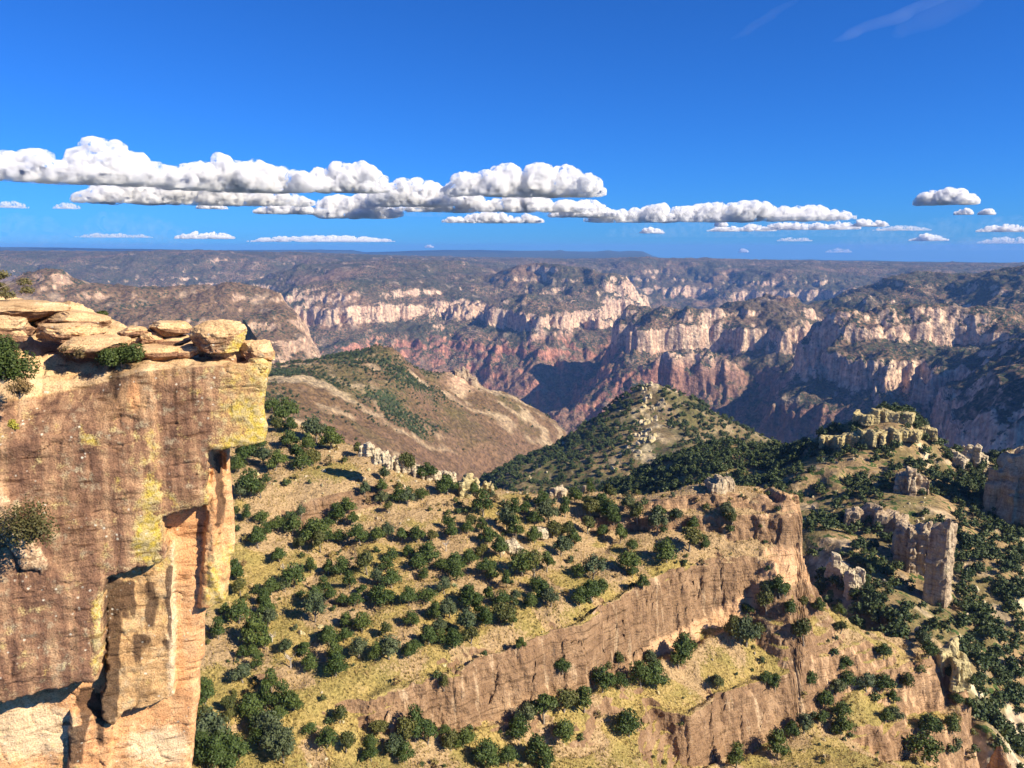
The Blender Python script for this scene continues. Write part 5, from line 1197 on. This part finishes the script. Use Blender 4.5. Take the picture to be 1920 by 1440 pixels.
CL = [('thin grey veil cloud filling the gap below the central cumulus', 900, 398, 460, 56, 23500, 41),
 ('thin grey veil cloud below the long bank on the right', 1400, 440, 520, 40, 34000, 42),
 ('thin pale veil cloud low on the left over the horizon', 130, 455, 420, 55, 48000, 43),
 ('thin pale veil cloud low at the right picture edge', 1800, 462, 360, 52, 42000, 44),
 ('tall white cumulus at the left edge, highest of the row', 165, 337, 325, 72, 17000, 3),
 ('long white cumulus second from the left in the upper row', 450, 352, 275, 56, 18000, 4),
 ('round topped cumulus third from the left in the upper row', 650, 355, 150, 50, 18500, 5),
 ('long flat cloud strip under the two leftmost large clouds', 365, 379, 400, 40, 20000, 6),
 ('white cloud below the round topped cumulus, left of centre', 672, 404, 155, 42, 22000, 7),
 ('small low cloud left of the white cloud below the row', 540, 399, 115, 20, 22000, 8),
 ('grey ragged cloud joining the left row to the central cloud', 775, 382, 170, 46, 21000, 9),
 ('big domed cumulus in the centre of the sky', 985, 362, 300, 54, 20000, 10),
 ('grey flat cloud directly under the big central cumulus', 930, 394, 360, 32, 22500, 11),
 ('thin white streak cloud lowest under the central cumulus', 925, 416, 190, 18, 25000, 12),
 ('long low cloud bank stretching right of the centre', 1340, 412, 480, 34, 25000, 13),
 ('white hump at the left end of the long cloud bank', 1095, 404, 130, 28, 24500, 14),
 ('lone small oval cloud high on the right', 1774, 381, 96, 25, 22000, 15),
 ('tiny cloud under the lone oval cloud, left one', 1807, 402, 30, 11, 26000, 16),
 ('tiny cloud under the lone oval cloud, right one', 1850, 402, 26, 11, 26000, 17),
 ('small cloud right of the end of the long bank', 1628, 424, 64, 14, 30000, 18),
 ('ragged low cloud beneath the right end of the bank', 1520, 430, 170, 15, 32000, 19),
 ('low flat cloud beneath the middle of the bank', 1390, 433, 120, 13, 33000, 20),
 ('bright little puff just below the long bank', 1352, 424, 24, 16, 30000, 21),
 ('small low cloud under the white hump', 1222, 437, 46, 12, 34000, 22),
 ('bright broken cloud low on the right', 1740, 451, 60, 13, 38000, 23),
 ('flat cloud touching the right picture edge, upper one', 1890, 434, 90, 13, 33000, 24),
 ('flat cloud touching the right picture edge, lower one', 1885, 456, 80, 11, 40000, 25),
 ('little low cloud nearest the horizon on the right', 1574, 473, 44, 8, 60000, 26),
 ('tiny puff nearest the horizon right of the centre', 1394, 473, 18, 8, 60000, 27),
 ('distant low cloud above the left horizon, peaked', 385, 447, 100, 14, 45000, 28),
 ('distant long low cloud above the horizon left of centre', 605, 453, 265, 13, 48000, 29),
 ('tiny distant cloud above the horizon left of the middle', 805, 464, 18, 6, 60000, 30),
 ('little oval cloud under the long flat strip', 397, 391, 52, 14, 24000, 31),
 ('faint small cloud at the left edge under the tall cumulus', 20, 389, 52, 11, 26000, 32),
 ('faint small cloud under the tall cumulus', 125, 391, 42, 10, 26000, 33),
 ('flat little cloud low on the right between bank and horizon', 1690, 432, 90, 9, 34000, 34),
 ('long faint cloud low over the left horizon', 215, 445, 120, 8, 46000, 35),
 ('small cloud over the right horizon below the bank', 1490, 452, 60, 8, 44000, 36)]
for (lab, cx, ba, w, h, D, sd) in CL:
    cloud(lab, cx, ba, w, h, D, sd, fine=27 if h > 30 else 20, thin=(h < 12 and w > 40) or 'veil' in lab)
def wisp(label, x0, y0, x1, y1, wid, D, seed, dens):
    a, b = at(x0, y0, D), at(x1, y1, D * .93)
    ln = np.linalg.norm(b - a); V0, F0 = _ico[4]
    V = V0 * np.array([ln / 2, wid * D / FPX / 2, wid * D / FPX / 4])
    V[:, 1] += wid * D / FPX * .35 * pn(V[:, 0] / (ln * .25), V[:, 0] * 0, seed); V[:, 1] *= 1 + .5 * pn(V[:, 0] / (ln * .07), V[:, 1] * 0, seed + 1)
    o = link('cirrus_wisp', mesh_np('cirrus_wisp', V, F0), _vol('cirrus', dens), label=label, category='cloud', group='cirrus wisps')
    o.location = (a + b) / 2
    o.rotation_euler = Vector(b - a).to_track_quat('X', 'Z').to_euler()
wisp('bright thin cirrus streak high in the upper right', 1560, 78, 1790, -14, 34, 30000, 1, 1.0e-4)
wisp('broad faint cirrus veil beside the bright streak', 1680, 70, 1860, -30, 60, 30000, 2, 3.0e-5)
wisp('very faint cirrus streak left of the bright streak', 1370, 75, 1500, -5, 22, 30000, 3, 5.5e-5)
# ------------------------------------------------------------------ crags and pillars
def crag_mesh(name, W, H, dp, n, seed, taper=.8, attrs=None):
    """A cluster of upright jointed blocks grown together, W wide, H high, rooted in the slope."""
    rn = np.random.RandomState(seed); parts = []
    B = np.array([(x, y, z) for z in (0, 1) for y in (-.5, .5) for x in (-.5, .5)], float)
    BF = np.array([(0, 2, 3, 1), (4, 5, 7, 6), (0, 1, 5, 4), (2, 6, 7, 3), (0, 4, 6, 2), (1, 3, 7, 5)])
    m = 1 if n == 1 else n * 2 + 1
    for i in range(m):
        u = (i + .5) / m - .5 if m > 1 else 0
        w = W if m == 1 else W / m * rn.uniform(1.6, 2.6)
        h = H * (1 - (1 - taper) * abs(2 * u)) * (rn.uniform(.62, 1.0) if m > 1 else 1)
        d = dp * rn.uniform(.6, 1.0)
        Q = B.copy(); Q[4:, :2] *= rn.uniform(.72, .95); Q[4:, :2] += .06 * rn.randn(4, 2); Q[4:, 2] += .06 * rn.randn(4)
        Q = Q * np.array([w, d, h + .35 * H]); Q[:, 2] -= .35 * H
        a = rn.randn() * .25; Q[:, :2] = Q[:, :2] @ np.array([[np.cos(a), np.sin(a)], [-np.sin(a), np.cos(a)]])
        k = max(W / 2 - w * .45, 0)
        parts.append((Q + np.array([np.clip(u * W, -k, k), .2 * dp * rn.randn() * (m > 1), 0]), BF))
    V, F = join(parts)
    vox = max(W, H) / (26 if max(W, H) > 12 else 18)
    V, N, F = remesh(V, F, vox)
    s = min(W, H)
    az = V[:, 0] * .8 + V[:, 1] * .6
    fis = np.exp(-(np.abs(pn(az / (s * .32), V[:, 2] / (s * 1.6), seed)) / .09) ** 2) + .6 * np.exp(-(np.abs(pn(az / (s * .9), V[:, 2] / (s * .22), seed + 3)) / .08) ** 2)
    bedl = np.sin(V[:, 2] / (s * .055) + 3 * pn(V[:, 0] / s, V[:, 1] / s, seed + 2))
    dsp = s * (.05 * n3(V, s * .5, seed + 5) + .04 * n3(V, s * .2, seed + 7) + .012 * bedl - .07 * fis)
    V = V + N * dsp[:, None]
    me = mesh_np(name, V, F, False)
    k = len(V); zz = V[:, 2] / H
    a = dict(lich=np.full(k, -.6), cream=.35 + .3 * fbm(V[:, 0] / (.3 * W), zz * 2, 3, seed), pale=.55 * sstep(.6, 1, zz))
    if attrs: a.update({q: np.full(k, v) for q, v in attrs.items()})
    for q, v in a.items(): add_attr(me, q, v)
    return me
def crag(name, label, x0, x1, y0, y1, D, n, seed, dp=None, cat='crag', group='crags on the hills', tilt=0.0, **kw):
    c = at((x0 + x1) / 2, y1, D); L = np.linalg.norm(c)
    W, Hh = (x1 - x0) * L / FPX, (y1 - y0) * L / FPX * 1.05
    o = link(name, crag_mesh(name, W, Hh, dp or W * .8, n, seed, **kw), MAT_CRAG, label=label, category=cat, group=group)
    o.location = c; o.rotation_euler = (0, tilt, math.atan2(-c[0], c[1]))
    return o
gD = lambda hf, px, py, a, b: (lambda p: np.hypot(p[0], p[1]) if p is not None else (a + b) / 2)(on_ground(hf, px, py, a, b))
def hill_crag(name, label, x0, x1, y0, y1, n, seed, **kw):
    D = gD(h_rocky, (x0 + x1) / 2, y1, 260, 900)
    return crag(name, label, x0, x1, y0, y1, D, n, seed, **kw)
hill_crag('rock_pillar', 'tall pale pillar standing free at the end of the rock fin', 1734, 1774, 1002, 1128, 1, 501, cat='pillar', dp=14)
hill_crag('rock_pillar', 'shorter pillar left of the tall free pillar', 1700, 1738, 985, 1062, 2, 502, cat='pillar', dp=12)
hill_crag('rock_pillar', 'broad stub pillar on the fin left of the shorter pillar', 1676, 1706, 982, 1046, 2, 503, cat='pillar', dp=12)
hill_crag('rock_fin', 'brown layered rock fin leading down to the pillars', 1590, 1692, 948, 984, 5, 504, cat='rock', dp=12, taper=.5, attrs=dict(cream=.1))
hill_crag('rock_tower', 'massive pale tower at the right picture edge with dark left side', 1872, 1990, 850, 985, 2, 505, cat='tower', dp=30)
hill_crag('rock_outcrop', 'pale blocky outcrop on the slope under the rounded summit', 1682, 1732, 876, 918, 3, 506, dp=12, taper=.6)
hill_crag('rock_spire', 'white pointed spire on the ridge left of the tower', 1806, 1846, 834, 872, 3, 508, cat='spire', dp=10, taper=.45, attrs=dict(cream=.9))
hill_crag('rock_outcrop', 'pale rock on the ridge left of the white spire', 1772, 1808, 846, 868, 3, 509, dp=9, taper=.6, attrs=dict(cream=.8))
hill_crag('rock_outcrop', 'grey upright rock in the wooded slope, left one', 1549, 1582, 1042, 1086, 2, 510, dp=9, attrs=dict(cream=.8))
hill_crag('rock_outcrop', 'grey upright rock in the wooded slope, right one', 1584, 1618, 1068, 1112, 2, 511, dp=9, attrs=dict(cream=.8))
for i, (x0, x1, y0, y1, t) in enumerate([(1540, 1582, 814, 832, 'leftmost'), (1578, 1614, 812, 830, 'second'), (1612, 1650, 806, 825, 'third'), (1648, 1686, 805, 822, 'fourth'), (1684, 1722, 803, 818, 'fifth'), (1718, 1752, 800, 816, 'rightmost')]):
    hill_crag('rim_rock', 'yellowish block of the lower cliff ring on the rounded summit, %s' % t, x0, x1, y0, y1, 4, 520 + i, cat='rock', dp=12, taper=.9, attrs=dict(lich=1.0))
for i, (x0, x1, y0, y1, t) in enumerate([(1602, 1640, 774, 788, 'left'), (1636, 1674, 768, 782, 'middle'), (1670, 1710, 772, 786, 'right')]):
    hill_crag('rim_rock', 'yellowish block of the topmost rim on the rounded summit, %s' % t, x0, x1, y0, y1, 4, 530 + i, cat='rock', dp=12, taper=.9, attrs=dict(lich=1.0))
crag('rock_outcrop', 'pinkish rock knob at the end of the brown hillside', 836, 894, 684, 728, 1890, 4, 590, cat='rock', dp=60, taper=.55, attrs=dict(cream=.25))
# pale rocks along the crest of the foreground hill
def near_crag(label, x0, x1, y0, y1, n, seed, **kw):
    D = gD(_near_raw, (x0 + x1) / 2, y1, 110, 330)
    kw.setdefault('dp', (x1 - x0) * D / FPX * .9)
    return crag('crest_rock', label, x0, x1, y0, y1, D, n, seed, cat='rock', group='pale rocks on the foreground hill', taper=.6, **kw)
for i, (x0, x1, y0, y1, t) in enumerate([(676, 704, 828, 848, 'first and highest'), (698, 730, 838, 860, 'second'), (724, 748, 850, 876, 'third'), (742, 772, 858, 880, 'fourth'), (768, 800, 866, 892, 'fifth'), (796, 828, 874, 898, 'sixth'), (826, 856, 882, 904, 'seventh')]):
    near_crag('pale crest rock right of the ridge trees, %s from left' % t, x0, x1, y0, y1, 4, 560 + i, attrs=dict(cream=.9))
near_crag('yellowish knob of rock where the crest meets the green peak', 860, 898, 886, 924, 4, 570, attrs=dict(cream=.5, lich=1.2))
near_crag('low yellowish rock right of the yellowish knob', 900, 926, 902, 922, 3, 571, attrs=dict(cream=.5, lich=1.0))
near_crag('pale rock on the crest saddle below the green peak', 1030, 1062, 910, 928, 3, 572, attrs=dict(cream=.6))
near_crag('pinkish rock on the crest right of the saddle', 1092, 1112, 908, 924, 2, 573)
near_crag('bright white rock lying in the middle of the hill', 990, 1028, 984, 1000, 3, 574, attrs=dict(cream=1.1))
near_crag('long pale rock left of the bright white rock', 936, 978, 1014, 1028, 4, 575, attrs=dict(cream=1.0))
near_crag('peach coloured crag at the top of the stepped outcrop', 1326, 1372, 892, 918, 4, 576, attrs=dict(cream=.5))
near_crag('yellow capped block on the right skyline', 1760, 1806, 1214, 1262, 3, 582, attrs=dict(cream=.5, lich=1.0), dp=8)

# ------------------------------------------------------------------ plants on the cliff, dead wood, agave
def bush(name, label, x0, x1, y0, y1, D, nleaf, lsize, seed, mat=None, group='bushes on the cliff', stems=7):
    c = at((x0 + x1) / 2, y1, D); L = np.linalg.norm(c)
    W, Hh = (x1 - x0) * L / FPX, (y1 - y0) * L / FPX
    rn = np.random.RandomState(seed)
    o = bpy.data.objects.new(name, None); COL.objects.link(o)
    o['label'] = label; o['category'] = 'bush'; o['group'] = group; o.location = c
    Cs, Ns, tp = [], [], []
    for i in range(stems):
        a = rn.rand() * 6.28; r = rn.rand() ** .6
        e = np.array([r * W * .42 * np.cos(a), r * W * .3 * np.sin(a), Hh * (.22 + .5 * rn.rand()) * (1 - .45 * r)])
        m = e * .5 + np.array([.05 * W * rn.randn(), 0, .04 * Hh])
        tp.append(tube([(0, 0, -.1), m, e], [.012 * W, .008 * W, .003 * W], 5))
        k = nleaf // stems
        d = rn.randn(k, 3); d /= np.linalg.norm(d, axis=1, keepdims=True)
        Cs.append(e + d * np.array([W * .22, W * .2, Hh * .30]) * rn.rand(k, 1) ** .45); Ns.append(d + [0, 0, .4])
    V, F = leaves(np.concatenate(Cs), np.concatenate(Ns), lsize, rn)
    V[:, 2] = np.maximum(V[:, 2], -.05)
    link('foliage', mesh_np('foliage', V, F, False), mat or MAT_BUSH, o)
    link('stems', mesh_np('stems', *join(tp)), MAT_BARK, o)
    return o
bush('bush', 'dense dark green bush at the left edge of the cliff top', -45, 54, 628, 714, 37.6, 9000, .05, 601, stems=12)
bush('bush', 'round green bush on the cliff edge below the thin slab', 190, 268, 632, 684, 39.0, 6500, .045, 602, stems=11)
bush('bush', 'reddish dry shrub between flat boulder and round bush', 116, 166, 642, 668, 39.6, 1800, .035, 603, MAT_DRY, stems=9)
bush('bush', 'spiky half dry shrub growing from the cliff face on the left', 0, 112, 922, 1014, 36.6, 3400, .05, 604, leaf_material('olive_leaves', (.05, .05, .018), (.16, .13, .05), .15), stems=16)
bush('bush', 'small bush behind the sloping slab on the cliff top', 176, 206, 578, 606, 47.5, 1500, .05, 605, stems=6)
bush('bush', 'tuft of dry grass under the dark bush on the cliff', 10, 62, 712, 744, 37.2, 1500, .035, 606, MAT_DRY, stems=8)
bush('yellow_plant', 'tiny yellow green plant clinging to the cliff face on the left', 16, 40, 783, 806, 37.35, 500, .035, 607, leaf_material('yellow_leaves', (.20, .19, .03), (.42, .36, .05), .1), stems=6)
def edge_tree():
    c = at(-6, 585, 46.0)
    o = bpy.data.objects.new('small_tree', None); COL.objects.link(o)
    o['label'] = 'thin leafed tree reaching in at the left edge above the cliff'; o['category'] = 'tree'; o.location = c
    rn = np.random.RandomState(77); tp = [tube([(0, 0, -.6), (.05, 0, .6), (.1, 0, 1.3)], [.10, .08, .05])]; Cs, Ns = [], []
    for i in range(16):
        a = rn.rand() * 6.28; r = .4 + 1.0 * rn.rand()
        s = np.array([.06, 0, .3 + .9 * rn.rand()]); e = np.array([r * np.cos(a), r * np.sin(a), .7 + 1.4 * rn.rand() * (1.3 - .5 * r)])
        tp.append(tube([s, (s + e) / 2 + [0, 0, .1], e], [.03, .018, .006], 5))
        d = rn.randn(330, 3); d /= np.linalg.norm(d, axis=1, keepdims=True)
        Cs.append(e + d * np.array([.38, .34, .20]) * rn.rand(330, 1) ** .5); Ns.append(d + [0, 0, .5])
    V, F = leaves(np.concatenate(Cs), np.concatenate(Ns), .045, rn)
    link('foliage', mesh_np('foliage', V, F, False), leaf_material('grey_olive_leaves', (.06, .065, .025), (.15, .14, .06), .2), o)
    link('trunk', mesh_np('trunk', *join(tp)), MAT_BARK, o)
edge_tree()
def dead_tree(label, x, y, h, seed):
    p = on_ground(_near_raw, x, y, 110, 330); rn = np.random.RandomState(seed)
    Hh = h * np.linalg.norm(p) / FPX
    o = bpy.data.objects.new('dead_tree', None); COL.objects.link(o)
    o['label'] = label; o['category'] = 'dead tree'; o['group'] = 'dead trees'; o.location = p
    link('trunk', mesh_np('trunk', *tube([(0, 0, -.3), (.05, .02, Hh * .3), (.12, 0, Hh * .55)], [.16, .12, .08])), MAT_DEAD, o)
    tp = []
    for i in range(9):
        a = rn.rand() * 6.28; s = np.array([.08, 0, Hh * (.25 + .3 * rn.rand())]); e = s + np.array([np.cos(a), np.sin(a), .5 + rn.rand()]) * Hh * (.25 + .2 * rn.rand())
        m = (s + e) / 2 + rn.randn(3) * .08; tp.append(tube([s, m, e], [.07, .045, .012], 5))
        tp.append(tube([m, m + (e - m) * .6 + rn.randn(3) * .25], [.035, .01], 4))
    link('branches', mesh_np('branches', *join(tp)), MAT_DEAD, o)
dead_tree('bleached bare tree standing on the dirt track', 836, 1034, 26, 1)
dead_tree('bleached fallen looking tree right of the upper slope oaks', 532, 1072, 18, 2)
dead_tree('bleached bare tree beside the large oak near the left cliff', 510, 1204, 24, 3)
dead_tree('twisted bare tree between two groves on the lower left slope', 545, 1252, 30, 4)
def agave():
    p = on_ground(_near_raw, 853, 1101, 110, 330); parts = []
    for i in range(16):
        a = i * 2.4; el = .25 + .9 * (i / 16); d = np.array([np.cos(a) * np.cos(el), np.sin(a) * np.cos(el), np.sin(el)]); s = np.array([-np.sin(a), np.cos(a), 0])
        V = np.array([-s * .07, s * .07, d * .5 + s * .09, d * .95 + [0, 0, -.02], d * .5 - s * .09]); parts.append((V, np.array([[0, 1, 2, 4], [4, 2, 3, 3]])))
    V, F = join(parts)
    b = NB('agave_leaf'); b.done(b.mix(b.noise(.3), (.20, .28, .14), (.32, .40, .22)))
    o = link('agave', mesh_np('agave', V * 1.25, F, False), b.m, label='pale green agave rosette in the grass in the middle of the hill', category='agave')
    o.location = p
agave()
